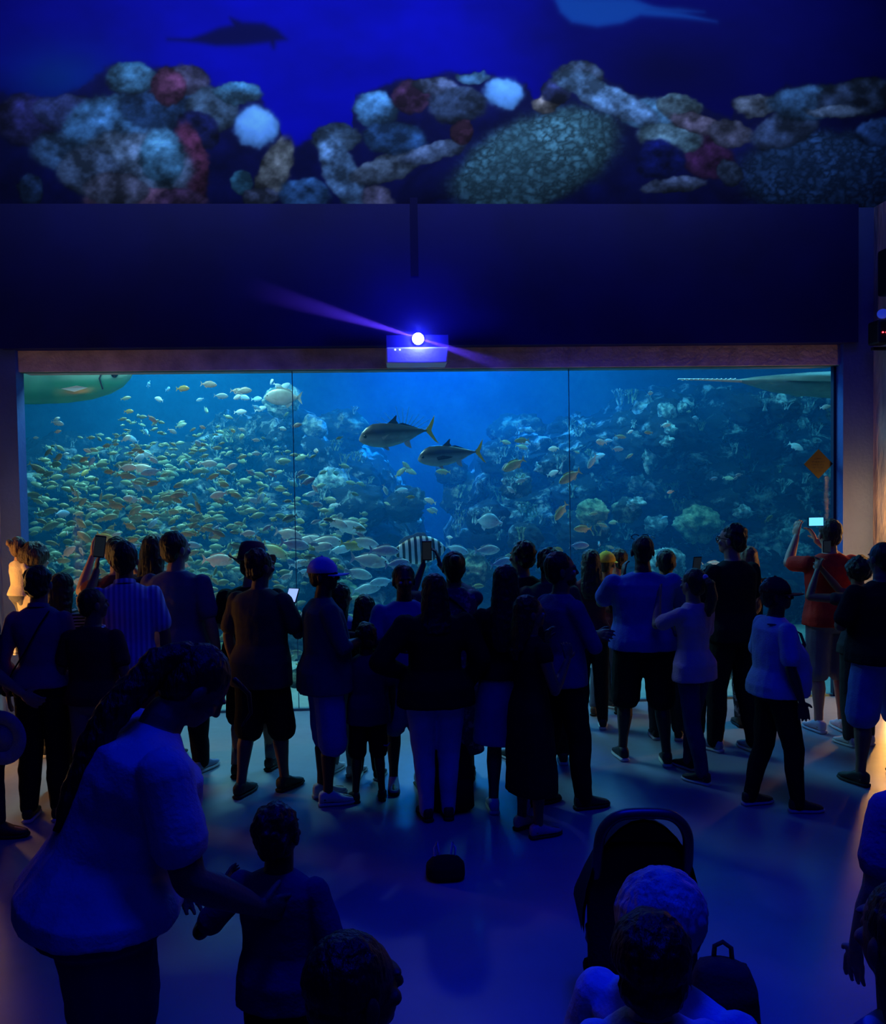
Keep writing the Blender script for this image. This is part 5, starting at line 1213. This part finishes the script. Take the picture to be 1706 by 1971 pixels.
# ---- stroller
def smooth_path(P, it=3):
    P = [Vector(p) for p in P]
    for _ in range(it):
        Q = [P[0]]
        for a_, b_ in zip(P, P[1:]): Q += [a_*.75+b_*.25, a_*.25+b_*.75]
        P = Q+[P[-1]]
    return P
def stroller():
    d = F_PX/500; c = dep(1238, 1550, d); ht = c.z
    e = empty('baby_stroller', (c.x, c.y, 0), math.radians(-4)); tag(e, 'black baby stroller with a rounded push handle and hood', 'stroller')
    fr_ = mat('dark frame tube', (.02, .02, .025), .4, spec=.5); fb = F('black hood cloth', .014, .014, .018)
    w2 = .175; z1 = ht-.02
    hd_ = [(-w2, .06, z1-.32), (-w2, 0, z1-.16), (-w2+.01, -.02, z1-.07), (-w2+.06, -.03, z1-.012), (-.06, -.03, z1), (.06, -.03, z1), (w2-.06, -.03, z1-.012), (w2-.01, -.02, z1-.07), (w2, 0, z1-.16), (w2, .06, z1-.32)]
    hd_ = [(x, y, z) for x, y, z in smooth_path(hd_)]
    MB().tube(hd_, .021, n=12).build('push_handle', fr_, e)
    # hood
    rings = []
    for j in range(9):
        t = j/8; a_ = math.pi*t
        yc = .10 + .24*(1-math.cos(a_))/2; 
        rings.append([(math.cos(math.pi*i/16)*(.235-.02*t), .04+.42*t - .05*math.sin(math.pi*i/16)*(1-t), z1-.49 + math.sin(math.pi*i/16)*(.46-.30*(t**2)) - .05*t) for i in range(17)])
    b = MB(); n = 17; vs = [p for r in rings for p in r]; vs2 = [(x*.96, y, z-.012) for x, y, z in vs]; m_ = len(vs)
    fs = [(k_*n+i, k_*n+i+1, (k_+1)*n+i+1, (k_+1)*n+i) for k_ in range(8) for i in range(n-1)]
    b.add(vs, fs); b.add(vs2, [tuple(reversed(f)) for f in fs]); b.build('hood', fb, e)
    MB().body([(z1-.80, .19, .05, .04), (z1-.6, .215, .06, .03), (z1-.32, .215, .05, .05), (z1-.16, .17, .035, .07)], None, e=3).build('seat_back', fb, e, voxel=.012)
    MB().box((0, .20, z1-.80), (.38, .36, .06)).build('seat', fb, e, bevel=.02)
    MB().body([(z1-.96, .17, .20, .12), (z1-.86, .18, .22, .12)], None, e=4).build('storage_basket', fb, e)
    for s in (-1, 1):
        MB().tube([(s*w2, .06, z1-.32), (s*.20, .10, z1-.55), (s*.12, .42, .16)], .014).build('frame_tube', fr_, e)
        MB().tube([(s*.20, .10, z1-.50), (s*.155, .05, .13)], .014).build('frame_tube', fr_, e)
        for (x, y, r) in ((s*.16, .05, .12), (s*.10, .46, .10)):
            wv = [(x, y+r*.8*math.cos(t), r*.8*math.sin(t)+r) for t in np.linspace(0, 2*math.pi, 25)]
            wh = MB().tube(wv, .022, n=8, cap=False, up=(1, 0, 0)).build('wheel', black_mat, e)
            MB().tube([(x-.02, y, r), (x+.02, y, r)], r*.6, n=16).build('hub', mat('hub plastic', (.08, .08, .09), .5), wh)
stroller()
bake()
